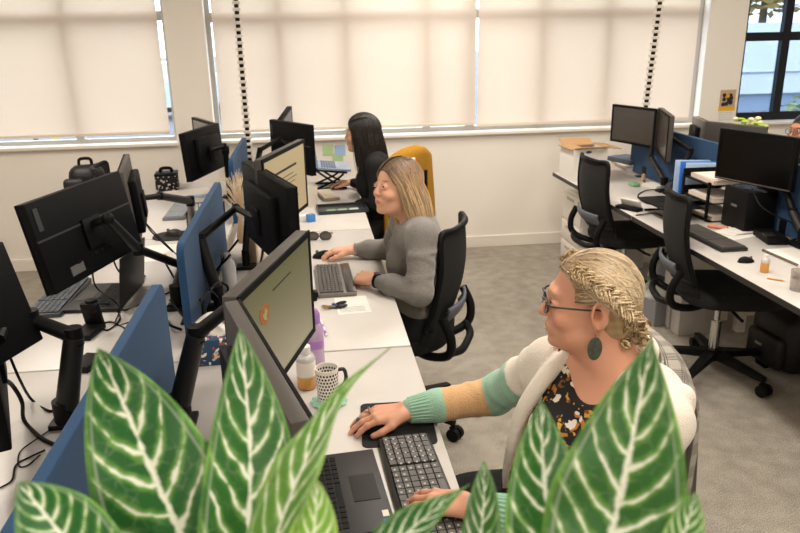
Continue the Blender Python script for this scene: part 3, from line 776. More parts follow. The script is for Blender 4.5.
# ------------------------------------------------------------------ desk things
M_key = mat('keycaps', '55514d', .5); M_keyb = mat('keyboard_body', '201f1e', .45)
M_keyg = mat('grey_keycaps', '4b5058', .5)
def ang(p, q): return math.atan2((q-p).y, (q-p).x)
def keyboard(name, label, p, q, d, keyc=None, body=None, rows=6, cols=18, numpad=True, rest=0, z=DZ, cat='keyboard', legend=False):
    """p to q: the two ends of the far long edge's middle line; d depth"""
    c = (p+q)/2; L = (q-p).length
    t = thing(name, label, cat, (c.x, c.y, z), ang(p, q))
    MB().box((0, 0, .009), (L, d, .018), bev=.004).build('body', body or M_keyb, t)
    k = MB(); dk = d-rest-.016
    for r in range(rows):
        y = d/2-.008-(r+.5)*dk/rows; x = -L/2+.008; n = 0
        while x < L/2-.012:
            f = (x+L/2)/L; wd = (L-.016)/cols
            if r == rows-1 and .22 < f < .45: wd *= 5
            if numpad and .64 < f < .665 or numpad and .80 < f < .815: x += .008; continue
            e = min(x+wd, L/2-.008); k.box(((x+e)/2, y, .021), (max(e-x-.003, .004), dk/rows-.003, .007)); x += wd
    if legend:
        k.m = 1; lg = k
        for r in range(rows):
            for i in range(cols):
                x = -L/2+.008+(i+.4)*(L-.016)/cols
                if rng.random() < .8: lg.box((x, d/2-.008-(r+.45)*dk/rows, .0247), (.006, .005, .0004))
    k.build('keys', [keyc or M_key, mat('legend_white', 'b9b4ac', .6)] if legend else keyc or M_key, t, 0)
    q_ = MB()
    for s in (-1, 1): q_.box((s*(L/2-.05), d/2-.008, .0), (.03, .012, .004))
    q_.build('feet', M_black, t)
    if rest:
        MB().box((0, -d/2+rest/2, .0195), (L-.01, rest-.006, .004), bev=.0015).build('palm_rest', mat('palm_rest', '3c3a38', .35), t)
    return t
def laptop(label, p, q, d, lid=105, z=DZ, lidlen=None, scr=None, body=None, lidm=None, tilt=0, stickers=False, keyc=None):
    """p->q runs along the hinge so that the user sits to the right-hand normal (local -y)"""
    c = (p+q)/2; L = (q-p).length; body = body or M_dark
    t = thing('laptop', label, 'laptop', (c.x, c.y, z), ang(p, q))
    if tilt: t.rotation_euler = (math.radians(tilt), 0, ang(p, q))
    MB().box((0, -d/2, .009), (L, d, .016), bev=.004).build('base', body, t)
    k = MB(); rows = 6; dk = d*.46
    for r in range(rows):
        y = -.022-(r+.5)*dk/rows; cols = 15
        for i in range(cols):
            wd = (L*.88)/cols
            if r == 5 and 4 <= i <= 8: continue
            k.box((-L*.44+(i+.5)*wd, y, .0175), (wd-.003, dk/rows-.003, .003))
        if r == 5: k.box((-L*.44+6.5*L*.88/15, y, .0175), (5*L*.88/15-.003, dk/rows-.003, .003))
    k.build('keys', keyc or M_black, t, 0)
    MB().box((0, -d*.79, .0175), (L*.32, d*.27, .0015)).build('trackpad', mat('trackpad', '1d1c1b', .3) if body is M_dark else mat('trackpad_pale', '9aa7b8', .3), t)
    if stickers:
        MB().box((-L*.42, -d*.93, .0175), (.022, .016, .001)).build('blue_sticker', mat('sticker_blue', '1e63b8', .5), t)
        MB().box((-L*.33, -d*.93, .0175), (.022, .014, .001)).build('white_sticker', mat('sticker_white', 'e8d9cb', .5), t)
        MB().cyl((L*.02, -d*.27, .017), (L*.02, -d*.27, .021), .004, n=10).build('pointing_stick', mat('orange_nub', 'd3661c', .6), t)
    a = math.radians(lid); h = lidlen or d
    R = rot('X', -(a-PI/2))
    lo = MB().box(V((0, .004, .012))+R @ V((0, 0, h/2)), (L, .008, h), R, bev=.003).build('lid', lidm or body, t)
    MB().box(V((0, .004, .012))+R @ V((0, -.0045, h/2+.004)), (L-.02, .002, h-.028), R).build('screen', scr or M_screen_off, lo, 0)
    q_ = MB()
    for s in (-1, 1): q_.cyl((s*L*.32-.02, .002, .014), (s*L*.32+.02, .002, .014), .006, n=10)
    q_.build('hinge', M_black, t)
    return t
def mouse(label, p, a, m=None, z=DZ, g=1):
    t = thing('computer_mouse', label, 'computer mouse', (p.x, p.y, z), a)
    q = MB(); q.grid(lambda u, v: (lambda A, f: (.056*f*math.cos(A), .031*f*math.sin(A)*(1-.12*math.cos(A)), .036*(max(0, 1-f*f))**.5*(1-.25*f*math.cos(A)) if f < 1 else 0))(2*PI*u, min(1, v)), 24, 10)
    q.build('body', m or M_black, t, 180)
    MB().cyl((.03, -.004, .030), (.03, .004, .030), .008, n=12).build('wheel', M_greyp, t)
    if g != 1: t.scale = (g, g, g)
    return t
def mug(t, r, h, m, inner, handle_dir=None, hm=None):
    MB().lathe([(r*.86, 0), (r*.9, .004), (r, h), (r*.93, h), (r*.82, .008), (0, .008)], n=32).build('cup', m, t, 60)
    MB().lathe([(0, h*.62), (r*.91, h*.62)], n=24).build('drink', inner, t)
    if handle_dir is not None:
        c, s = math.cos(handle_dir), math.sin(handle_dir)
        MB().tube([(r*.9*c, r*.9*s, h*.85), (r*1.6*c, r*1.6*s, h*.8), (r*1.7*c, r*1.7*s, h*.45), (r*.9*c, r*.9*s, h*.22)], .006, n=8).build('handle', hm or m, t, 60)
# desk of the woman with glasses
p = at(396, 438); q = at(432, 520)
keyboard('keyboard', 'charcoal desktop keyboard under the hand of the woman with glasses', V((.222, 1.235, 0)), V((.200, 1.665, 0)), .135, legend=True)
laptop('open black laptop with blue and white palm rest stickers', V((-.085, 1.28, 0)), V((-.11, 1.60, 0)), .225, 118, stickers=True)
pa = at(392, 413)
solo('mouse_mat', 'black mouse mat under the hand wearing a ring', 'mouse mat', MB().prism(rrect(.20, .235, .018), 0, .003, Matrix.Identity(4)), mat('mat_rubber', '141312', .8, bump=.3, bscale=800), V((.195, 1.76, DZ)), rz=-.05)
pm = V((.118, 1.735, 0)); mouse('black mouse held on the black mouse mat', pm, PI-.1, z=DZ+.003)
pg = at(329, 402)
t = thing('coaster', 'pale green crochet coaster under the dotted mug', 'coaster', (pg.x, pg.y, DZ))
q = MB()
for k in range(12):
    a = 2*PI*k/12; q.ell((.042*math.cos(a), .042*math.sin(a), .004), (.014, .014, .004), nu=10, nv=6)
q.lathe([(0, .001), (.042, .001), (.044, .004), (.04, .007), (0, .007)], n=24); q.build('crochet', mat('mint_yarn', '9cc7b0', .95, bump=.8, bscale=250), t, 60)
def dots():
    m = bpy.data.materials.new('black_dotted_china'); m.use_nodes = True; N = m.node_tree.nodes; L = m.node_tree.links; b = N['Principled BSDF']; b.inputs['Roughness'].default_value = .15
    tc = N.new('ShaderNodeTexCoord'); sp = N.new('ShaderNodeSeparateXYZ'); L.new(tc.outputs['Object'], sp.inputs[0])
    def M2(op, a, c=None):
        x = N.new('ShaderNodeMath'); x.operation = op
        for i, qv in enumerate((a, c)):
            if qv is None: continue
            if isinstance(qv, (int, float)): x.inputs[i].default_value = qv
            else: L.new(qv, x.inputs[i])
        return x.outputs[0]
    th = M2('ARCTAN2', sp.outputs[1], sp.outputs[0]); u = M2('MULTIPLY', th, 22/(2*PI)); v = M2('MULTIPLY', sp.outputs[2], 1/.0105)
    row = M2('FLOOR', v); odd = M2('MULTIPLY', M2('MODULO', row, 2.0), .5); u = M2('ADD', u, odd)
    fu = M2('SUBTRACT', M2('FRACT', M2('ADD', u, 100)), .5); fv = M2('SUBTRACT', M2('FRACT', v), .5)
    d = M2('SQRT', M2('ADD', M2('MULTIPLY', fu, fu), M2('MULTIPLY', fv, fv)))
    g = M2('MULTIPLY', M2('LESS_THAN', d, .34), M2('LESS_THAN', sp.outputs[2], .093)); g = M2('MULTIPLY', g, M2('GREATER_THAN', sp.outputs[2], .006))
    mx = N.new('ShaderNodeMix'); mx.data_type = 'RGBA'; L.new(g, mx.inputs[0]); mx.inputs[6].default_value = lin('efe6dc'); mx.inputs[7].default_value = lin('17120f'); L.new(mx.outputs[2], b.inputs['Base Color'])
    return m
t = thing('mug', 'white mug with black dots standing on the crochet coaster', 'mug', (pg.x-.002, pg.y, DZ+.008))
mug(t, .034, .105, dots(), mat('milky_tea', 'd8bfa0', .3), .35, M_edge)
ps = at(300, 386)
t = thing('spray_bottle', 'clear bottle with orange liquid next to the dotted mug', 'bottle', (ps.x+.022, ps.y-.01, DZ))
M_clear = mat('frosted_plastic', 'efe9e2', .25, trans=.35, alpha=1); M_orange = mat('orange_liquid', 'd99a4a', .2)
MB().lathe([(.025, 0), (.029, .003), (.029, .042), (.0, .042)], n=24).build('liquid', M_orange, t, 60)
MB().lathe([(.0292, .042), (.0292, .10), (.022, .112), (.0, .112)], n=24).build('bottle_body', M_clear, t, 60)
MB().lathe([(.0295, .045), (.0297, .046), (.0297, .09), (.0295, .091)], n=24).build('wrapper', mat('wrapper_cream', 'e6ddd0', .6), t, 60)
MB().lathe([(.014, .11), (.017, .114), (.017, .138), (.0, .140)], n=20).build('cap', mat('white_cap', 'f1ece6', .4), t, 60)
pp = at(315, 377)
t = thing('water_bottle', 'tall translucent purple bottle behind the lit olive screen', 'bottle', (pp.x+.006, pp.y, DZ))
M_purp = mat('purple_plastic', 'dcbde4', .2, trans=.3); M_purpd = mat('purple_dark', 'ab7cc0', .35)
MB().lathe([(.026, 0), (.028, .004), (.028, .16), (.022, .185), (.0, .185)], n=24).build('bottle_body', M_purp, t, 60)
MB().lathe([(.0285, .0), (.0288, .002), (.0288, .022), (.0285, .024)], n=24).build('base_band', M_purpd, t, 60)
MB().lathe([(.0285, .105), (.0288, .107), (.0288, .13), (.0285, .132)], n=24).build('middle_band', M_purpd, t, 60)
MB().lathe([(.02, .185), (.02, .215), (.012, .23), (.0, .23)], n=20).build('lid', M_purpd, t, 60)
a0 = at(321, 322); a1 = at(327, 337)
t = thing('pen', 'white and purple patterned pen next to the purple bottle', 'pen', a0)
d = a1-a0; MB().cyl((0, 0, .005), d+V((0, 0, .005)), .0045, n=10).build('barrel', mat('pen_white', 'e8dfe6', .4), t)
MB().cyl(d*.3+V((0, 0, .005)), d*.45+V((0, 0, .005)), .0048, n=10).cyl(d*.7+V((0, 0, .005)), d*.9+V((0, 0, .005)), .0048, n=10).build('grip', M_purpd, t)
pb = at(313, 300)
solo('webcam', 'small black webcam cube standing behind the keyboard with palm rest', 'webcam', MB().box((0, 0, .02), (.035, .04, .04), bev=.006).cyl((.017, 0, .022), (.022, 0, .022), .01), M_black, V((pb.x, pb.y, DZ)))
# tissue box
pt = at(215, 362)
def floral(name, base, cols, sc, thr=.42):
    m = bpy.data.materials.new(name); m.use_nodes = True; N = m.node_tree.nodes; L = m.node_tree.links; b = N['Principled BSDF']; b.inputs['Roughness'].default_value = .85
    tc = N.new('ShaderNodeTexCoord'); cur = None
    nz = N.new('ShaderNodeTexNoise'); nz.inputs['Scale'].default_value = sc*1.3; L.new(tc.outputs['Object'], nz.inputs['Vector'])
    for i, (c, s, th) in enumerate(cols):
        mp = N.new('ShaderNodeMapping'); mp.inputs['Location'].default_value = (i*3.3, i*1.7, i*.9); L.new(tc.outputs['Object'], mp.inputs['Vector'])
        ad_ = N.new('ShaderNodeMixRGB'); ad_.blend_type = 'ADD'; ad_.inputs[0].default_value = 1.3/sc; L.new(mp.outputs[0], ad_.inputs[1]); L.new(nz.outputs['Color'], ad_.inputs[2])
        v = N.new('ShaderNodeTexVoronoi'); v.inputs['Scale'].default_value = s; L.new(ad_.outputs[0], v.inputs['Vector'])
        g = N.new('ShaderNodeMath'); g.operation = 'LESS_THAN'; L.new(v.outputs['Distance'], g.inputs[0]); g.inputs[1].default_value = th
        mx = N.new('ShaderNodeMix'); mx.data_type = 'RGBA'; L.new(g.outputs[0], mx.inputs[0])
        if cur is None: mx.inputs[6].default_value = lin(base)
        else: L.new(cur, mx.inputs[6])
        mx.inputs[7].default_value = lin(c); cur = mx.outputs[2]
    L.new(cur, b.inputs['Base Color']); return m
t = thing('tissue_box', 'flowery tissue box with a white tissue by the gas spring arm', 'tissue box', (pt.x-.0, pt.y+.03, DZ), .05)
MB().box((0, 0, .045), (.12, .115, .09), bev=.002).build('carton', floral('tissue_box_flowers', '2e4a68', [('d9cbb8', 32, .36), ('a8582c', 40, .28), ('efe5d6', 26, .22)], 30), t)
q = MB(); q.grid(lambda u, v: ((u-.5)*.09+.012*math.sin(v*7), (v-.5)*.02+.018*math.sin(u*6), .088+.075*v*(1-.4*abs(u-.5))), 14, 8)
q.build('tissue', M_paper, t, 180)
# desk of the woman in the grey sweater
keyboard('keyboard', 'dark keyboard with pale front edge and palm rest on the middle desk', V((.075, 2.80, 0)), V((.065, 3.20, 0)), .16, rest=.045, body=mat('pale_edge_body', '7d7872', .35), cols=15, numpad=False)
pmB = V((.03, 3.37, 0)); mouse('black mouse under the hand of the woman in the grey sweater', pmB, PI-.2)
c0 = at(355, 305); 
t = thing('sheet', 'white printed sheet lying under the bunch of keys', 'sheet of paper', (c0.x-.01, c0.y, DZ), .05)
MB().box((0, 0, .0006), (.13, .19, .0012)).build('page', M_paper, t)
q = MB()
for i in range(5): q.box((-.005, -.07+i*.012, .0014), (.10, .003, .0004))
q.build('print_lines', mat('print_grey', 'a9a49c', .8), t)
kk = at(334, 308)
t = thing('key_bunch', 'bunch of keys with two black fobs and a blue tag', 'keys', (kk.x, kk.y, DZ+.002))
MB().ell((.03, .03, .007), (.026, .011, .006), rz3(.5)).build('fob', M_black, t); MB().ell((.03, -.005, .007), (.026, .012, .007), rz3(.35)).build('fob', M_dark, t)
MB().box((.0, .015, .008), (.014, .014, .01), rz3(.4), bev=.003).build('tag', mat('blue_tag', '2257a6', .4), t)
q = MB()
for i, a in enumerate((2.6, 2.9, 3.3, 3.7)): 
    d = V((math.cos(a), math.sin(a), 0)); q.box(d*.012+V((0, 0, .003+i*.002)), (.02, .018, .002), rz3(a), bev=.0008); q.box(d*.035+V((0, 0, .003+i*.002)), (.03, .006, .002), rz3(a))
q.build('blade', mat('brass', 'a98a5a', .3, metal=.9), t)
MB().lathe([(.010, 0), (.012, .001), (.010, .002)], c=(.005, .0, .004), n=20).build('ring', M_chrome, t)
sg = at(319.5, 240)
t = thing('sunglasses', 'dark aviator sunglasses lying on the desk in front of the lit screen', 'sunglasses', (sg.x, sg.y, DZ+.003), -.1)
for s in (-1, 1):
    MB().ell((s*.033, -.004, .02), (.030, .004, .023), nu=18, nv=8).build('lens', mat('sun_lens', '4c473c', .1, spec=.8), t)
    q = MB(); q.tube([V((s*.033+.031*math.cos(a), -.004, .02+.024*math.sin(a))) for a in [2*PI*k/14 for k in range(15)]], .0018, n=6, sub=2); q.build('rim', M_black2, t)
    MB().tube([(s*.063, 0, .026), (s*.066, .06, .018), (s*.05, .12, .004)], .0022, n=6).build('temple', M_black2, t)
MB().tube([(-.006, -.003, .03), (0, -.006, .034), (.006, -.003, .03)], .0018, n=6).build('bridge', M_black2, t)
cp = at(312, 206)
t = thing('paper_cup', 'cream paper cup behind the lit document monitor', 'cup', (cp.x, cp.y, DZ)); mug(t, .04, .13, mat('cream_cup', 'e9dfd0', .6), mat('cup_dark', 'cfc2b0', .6))
bx = at(305, 221)
solo('card_box', 'small white and blue card box beside the document monitor', 'box', MB().box((0, 0, .018), (.09, .045, .036), rz3(.3), bev=.001), mat('white_card', 'e6e2dc', .6), V((bx.x-.01, bx.y, DZ)))
solo('card_box', 'little bright blue box in front of the white card box', 'box', MB().box((0, 0, .022), (.045, .035, .044), rz3(.4), bev=.001), mat('blue_card', '3f86c8', .5), V((bx.x+.035, bx.y-.02, DZ)))
bt = at(226, 290)
t = thing('bottle', 'white squeeze bottle among the cables behind the olive screen', 'bottle', (bt.x+.02, bt.y, DZ))
MB().lathe([(.028, 0), (.03, .004), (.03, .10), (.026, .125), (.012, .14), (.0, .14)], n=22).build('bottle_body', mat('milky_plastic', 'dcdcdc', .35), t, 60); MB().lathe([(.013, .14), (.014, .142), (.013, .165), (0, .166)], n=18).build('cap', mat('milky_plastic'), t, 60)
bz = at(254, 262)
solo('notebook_box', 'brown and cream box file standing behind the olive screen', 'box file', MB().box((0, 0, .07), (.05, .14, .14), bev=.002), mat('cream_box', 'cdb79b', .7), V((bz.x-.01, bz.y+.05, DZ)))
bz = at(263, 270)
solo('folder', 'pale pink folder leaning behind the cream box file', 'folder', MB().box((0, 0, .055), (.008, .18, .11), rot('Y', .12), bev=.001), mat('pink_card', 'd9a48c', .7), V((bz.x+.0, bz.y+.06, DZ+.002)))
# dried grass plume
pl = at(246, 222)
t = thing('dried_grass', 'dried cream grass plume in a small vase next to the blue divider', 'dried grass', (-.385, 3.72, DZ))
MB().lathe([(.02, 0), (.028, .03), (.02, .09), (.014, .12), (.011, .12), (.016, .09), (0, .08)], n=20).build('vase', mat('clay', 'a88f78', .6), t, 60)
q = MB()
for i in range(110):
    a = rng.random()*2*PI; s = .02+.07*rng.random(); h = .24+.16*rng.random(); bnd = rng.normal(size=2)*.03
    q.tube([(0, 0, .09), (.25*s*math.cos(a), .25*s*math.sin(a), h*.65), (s*math.cos(a)+bnd[0], s*math.sin(a)+bnd[1], h-.3*s)], .0013, n=3, sub=3)
o = q.build('plume', mat('dried_plume', 'dcc6a6', .9), t, 0)
# desk of the black haired woman
r0 = at(328, 178, DZ)
M_lapb = mat('pale_blue_laptop', 'a9b8cf', .35, metal=.3)
t = thing('laptop_riser', 'black folding laptop riser by the wall', 'laptop riser', (.125, 5.10, DZ), 0)
for s in (-1, 1):
    q = MB(); q.box((0, s*.10, .006), (.22, .02, .012)); q.tube([(-.09, s*.10, .01), (.03, s*.10, .06), (.09, s*.1, .105)], .008, n=6, sub=2); q.tube([(.09, s*.10, .01), (0, s*.10, .06), (-.10, s*.1, .135)], .008, n=6, sub=2); q.build('leg', M_black2, t)
MB().box((0, 0, .127), (.23, .26, .008), rot('Y', .12)).build('tray', M_black2, t)
laptop('open pale blue laptop raised on a black riser by the wall', V((.035, 4.94, 0)), V((.035, 5.26, 0)), .23, 102, z=DZ+.15, body=M_lapb, scr=mat('blue_screen_glow', '3a4f78', .2, emit='4a6090', estr=.35), tilt=6, keyc=mat('keys_pale', '5f6f88', .5))
pmC = V((.165, 5.02, 0)); mouse('black mouse under the hand of the black haired woman', pmC, PI)
tr = at(342, 210)
t = thing('desk_tray', 'flat black tray holding green and white notes', 'tray', (tr.x, tr.y, DZ), .08)
q = MB(); q.box((0, 0, .004), (.30, .20, .008)); 
for c, s in (((0, .098, .012), (.30, .006, .02)), ((0, -.098, .012), (.30, .006, .02)), ((.148, 0, .012), (.006, .20, .02)), ((-.148, 0, .012), (.006, .20, .02))): q.box(c, s)
q.build('tray', mat('tray_grey', '2c2f31', .4), t)
for i, (c, x) in enumerate((('7fa878', -.07), ('9ab08f', .0), ('c3d1c4', .07))): MB().box((x, -.045, .0095), (.055, .07, .003)).build('note', mat('tray_note_'+c, c, .8), t)
kb = at(328, 196)
keyboard('calculator_keyboard', 'cream keypad with rows of pale keys behind the black tray', V((kb.x+.02, kb.y-.16, 0)), V((kb.x-.035, kb.y+.12, 0)), .11, mat('cream_keys', 'd9cbb4', .6), mat('cream_body', '8a7c69', .6), 4, 8, False)
# far side of the middle row
keyboard('keyboard', 'grey keyboard lit from above under the big badge monitor', V((-1.075, 3.20, 0)), V((-1.075, 2.76, 0)), .14, M_keyg, mat('dark_grey_body', '3a3e44', .45))
laptop('open black laptop whose lid stands beside the blue divider', V((-.765, 3.10, 0)), V((-.79, 2.78, 0)), .225, 98, lidlen=.21)
mouse('black mouse by the picture edge near the black gas spring arm', at(26, 331), -.3)
ph = at(92, 330)
t = thing('phone_cradle', 'black phone cradle with a coiled cable next to the gas spring arm', 'phone cradle', (ph.x, ph.y-.04, DZ), -.2)
MB().box((0, 0, .012), (.075, .13, .024), bev=.006).build('base', M_black, t); MB().box((0, .045, .06), (.07, .02, .10), rot('X', .25), bev=.006).build('back_rest', M_black, t)
MB().lathe([(.015, 0), (.022, .002), (.022, .012), (.015, .014)], c=(0, .05, .105), n=20).build('charging_puck', M_black, t)
pbk = at(88, 366)
solo('hard_drive', 'little black drive half hidden behind the blue divider top', 'hard drive', MB().box((0, 0, .012), (.07, .11, .024), rz3(-.3), bev=.004), M_black, V((pbk.x, pbk.y, DZ)))
pbx = at(162, 190)
bb = at(160, 193)
t = thing('storage_box', 'black and white patterned box on the desk by the wall', 'box', (-1.03, 5.24, DZ), .1)
MB().box((0, 0, .055), (.15, .16, .11), bev=.01).build('body', floral('monochrome_pattern', '151413', [('cfc8bf', 28, .30), ('efe8df', 36, .2)], 30), t)
MB().box((0, 0, .115), (.155, .165, .02), bev=.008).build('lid', M_black, t); MB().tube([(-.04, 0, .12), (-.03, 0, .15), (.03, 0, .15), (.04, 0, .12)], .012, n=8).build('handle', M_black, t)
pp_ = at(192, 196)
for k, (dx, dy, r, c, lab) in enumerate([(0, 0, .3, 'ece4d8', 'white paper pile sheet on top by the patterned box'), (-.03, -.03, .1, 'a8c8e4', 'pale blue sheet under the white papers'), (-.09, -.05, -.2, 'e6a38c', 'pinkish sheet poking out under the white papers')][::-1]):
    solo('sheet', lab, 'sheet of paper', MB().box((0, 0, .002), (.30, .22, .004), rz3(r)), mat('paper_'+c, c, .8), V((-.86+dx, 5.05+dy, DZ+.004*k)))
keyboard('keyboard', 'pale keyboard by the wire basket on the desk by the wall', V((-.83, 4.68, 0)), V((-.83, 4.28, 0)), .13, mat('pale_keys', '8f9296', .5), mat('pale_kb', '6d7074', .5))
t = thing('wire_basket', 'black wire basket against the blue divider', 'basket', (-.62, 4.15, DZ))
q = MB()
for i in range(7):
    x = -.09+.03*i; q.cyl((x, -.13, .0), (x, -.13, .10), .0022, n=5).cyl((x, .13, .0), (x, .13, .10), .0022, n=5).cyl((x, -.13, .003), (x, .13, .003), .0022, n=5)
for i in range(9):
    y = -.13+.0325*i; q.cyl((-.09, y, 0), (-.09, y, .10), .0022, n=5).cyl((.09, y, 0), (.09, y, .10), .0022, n=5)
for z in (.003, .05, .10):
    q.tube([(-.09, -.13, z), (.09, -.13, z), (.09, .13, z), (-.09, .13, z), (-.09, -.13, z)], .003, n=5, sub=1)
q.build('wires', M_black2, t)
solo('mouse_mat', 'dark round mouse mat under the mouse beside the edge-on monitor', 'mouse mat', MB().prism(rrect(.24, .20, .09, 8), 0, .004), mat('mat_rubber'), V((-.76, 3.92, DZ)))
mouse('dark mouse on the round mouse mat', V((-.77, 3.92, 0)), 2.8, M_dark, DZ+.004)
s_ = at(155, 236)
t = thing('sheet', 'sheet with an orange printed heading beside the silver pole', 'sheet of paper', (-.80, 3.60, DZ), .1)
MB().box((0, 0, .001), (.21, .29, .002)).build('page', M_paper, t); MB().box((0, -.05, .0024), (.10, .03, .0006)).build('heading', mat('orange_print', 'd98a4a', .7), t)
s_ = at(178, 235)
# backpack on the chair back
t = thing('backpack', 'black backpack hung on an office chair near the blind', 'backpack', (-1.66, 4.98, .97), .1)
q = MB(); q.box((0, 0, .10), (.22, .16, .30), bev=.07, seg=4); q.build('bag', mat('nylon_black', '151414', .5, bump=.6, bscale=60), t, 60)
q = MB(); q.box((-.06, -.10, .08), (.14, .06, .2), bev=.028, seg=3); q.build('pocket', mat('nylon_black'), t, 60)
MB().tube([(.05, -.08, .24), (.10, -.11, .10), (.06, -.10, -.03)], .016, n=6).build('strap', M_dark, t); MB().tube([(-.04, 0, .245), (-.03, 0, .285), (.03, 0, .285), (.04, 0, .245)], .010, n=6).build('handle', M_black, t)
t.location = V((-1.455, 4.86, .74))

# ------------------------------------------------------------------ row by the open window
ab = at(571, 187)
t = thing('archive_box', 'white archive box with open brown flaps on the desk end', 'box', (1.955, 5.02, DZ), .03)
q = MB(); w, d, h = .24, .28, .225
for c, s in (((-w/2, 0, h/2), (.006, d, h)), ((w/2, 0, h/2), (.006, d, h)), ((0, -d/2, h/2), (w, .006, h)), ((0, d/2, h/2), (w, .006, h)), ((0, 0, .004), (w, d, .008))): q.box(c, s)
q.build('carton', mat('carton_white', 'ebe6df', .7), t)
M_kraft = mat('kraft_card', 'b89164', .8)
for c, s, R in (((0, -d/2-.0, h+.012), (w*.98, .12, .005), rot('X', -.25)), ((0, d/2, h+.02), (w*.98, .12, .005), rot('X', .3)), ((w/2+.05, 0, h+.004), (.11, d, .005), rot('Y', .1)), ((-w/2+.02, 0, h+.008), (.09, d*.9, .005), rot('Y', -.12))): MB().box(c, s, R).build('flap', M_kraft, t)
def text(s, size, M, m, parent, name='lettering', ext=.0006):
    cu = bpy.data.curves.new(name, 'FONT'); cu.body = s; cu.size = size; cu.extrude = ext; cu.align_x = 'CENTER'; cu.align_y = 'CENTER'
    ob = bpy.data.objects.new(name, cu); COL.objects.link(ob); dg = bpy.context.evaluated_depsgraph_get(); me = bpy.data.meshes.new_from_object(ob.evaluated_get(dg))
    bpy.data.objects.remove(ob); me.materials.clear(); me.materials.append(m); o = bpy.data.objects.new(name, me); COL.objects.link(o); o.parent = parent; o.matrix_local = M; return o
M_or = mat('print_orange', 'e88a3c', .6); M_navy = mat('print_navy', '2b4a7a', .6)
FR = Matrix.Translation(V((0, -d/2-.004, .135))) @ Matrix.Rotation(PI/2, 4, 'X')
MB().lathe([(.006, 0), (.014, 0), (.014, .001), (.006, .001)], M=Matrix.Translation(V((-.045, -d/2-.003, .135))) @ Matrix.Rotation(PI/2, 4, 'X')).build('round_mark', M_or, t)
MB().box((.03, -d/2-.0035, .135), (.09, .001, .010)).build('orange_print', M_or, t); MB().box((.0, -d/2-.0035, .03), (.17, .001, .006)).build('small_print', mat('print_dark', '5b5650', .7), t)
MB().ell((-.02, -d/2-.0035, .21), (.022, .001, .010), nu=14, nv=6).build('blue_mark', M_navy, t)
# bag of bottles on the pedestal
t = thing('plastic_bag', 'clear plastic bag of bottles on top of the drawer pedestal', 'plastic bag', (2.06, 5.14, .60))
M_film = mat('clear_film', 'c5d6ea', .15, trans=.6, bump=.9, bscale=40)
q = MB()
def bagf(u, v):
    a = 2*PI*u; f = math.sin(PI*min(.98, v*.93+.02))**.6; n = 1+.12*math.sin(5*a+3*v)+.08*math.sin(9*a-7*v); return (.10*f*n*math.cos(a), .12*f*n*math.sin(a), .001+.105*v+.008*math.sin(7*a)*v)
q.grid(bagf, 36, 14); q.build('film', M_film, t, 180)
MB().box((0, -.02, .012), (.13, .14, .014)).build('orange_green_strip', mat('bag_strip', 'b3803a', .6), t)
for k in range(3): MB().lathe([(.02, 0), (.022, .003), (.022, .05), (.008, .07), (.008, .08), (0, .08)], c=(-.04+.04*k, .03-.02*(k % 2), .02), n=14).build('bottle', M_film, t, 60)
# books
bk = at(628, 168)
for k, (w, l, h, c, r, dx, lab) in enumerate([(.21, .29, .03, 'd9cfc6', -.05, .03, 'thick pale book at the bottom of the stack by the blind'), (.20, .28, .012, 'b7a7b8', .1, .01, 'pale mauve booklet in the stack by the blind'), (.22, .30, .012, 'e4dbcf', -.02, -.01, 'cream book in the middle of the stack by the blind'), (.20, .28, .02, '4c4f55', .25, -.02, 'dark brown notebook near the top of the stack by the blind'), (.19, .26, .014, '55687c', .3, -.02, 'blue grey book on top of the stack by the blind')]):
    zz = DZ+[0, .03, .042, .054, .074][k]
    t = thing('book', lab, 'book', (bk.x+dx+.01, bk.y-.02, zz), r)
    MB().box((0, 0, h/2), (w, l, h), bev=.0015).build('cover', mat('book_'+c, c, .6), t); MB().box((.003, 0, h/2), (w, l-.006, h*.6)).build('pages', M_paper, t)
g = at(634, 186)
solo('tape_roll', 'small green tape dispenser on the white desk near the books', 'tape dispenser', MB().box((0, 0, .012), (.05, .09, .024), bev=.008), mat('green_plastic', '7fae86', .4), V((g.x, g.y, DZ)))
g = at(643, 181)
solo('figurine', 'tiny tan ornament standing next to the green dispenser', 'ornament', MB().lathe([(.016, 0), (.018, .01), (.012, .03), (.014, .045), (0, .055)], n=14), mat('tan_ceramic', 'c9a27c', .5), V((g.x, g.y, DZ)))
g = at(654, 187)
solo('card_stack', 'low stack of white cards by the twin monitor arm', 'cards', MB().box((0, 0, .01), (.09, .14, .02), rz3(.3)), M_paper, V((g.x, g.y, DZ)))
# letter tray with folders
t = thing('letter_tray', 'black three tier letter tray with papers beside the blue folders', 'letter tray', (2.28, 3.80, DZ), 0)
q = MB()
for z in (.0, .10, .20): q.box((0, 0, z+.004), (.24, .32, .006)); q.box((0, .155, z+.025), (.24, .006, .05))
for x in (-.118, .118):
    for y in (-.13, .15): q.box((x, y, .11), (.01, .02, .22))
q.build('tiers', M_black, t); 
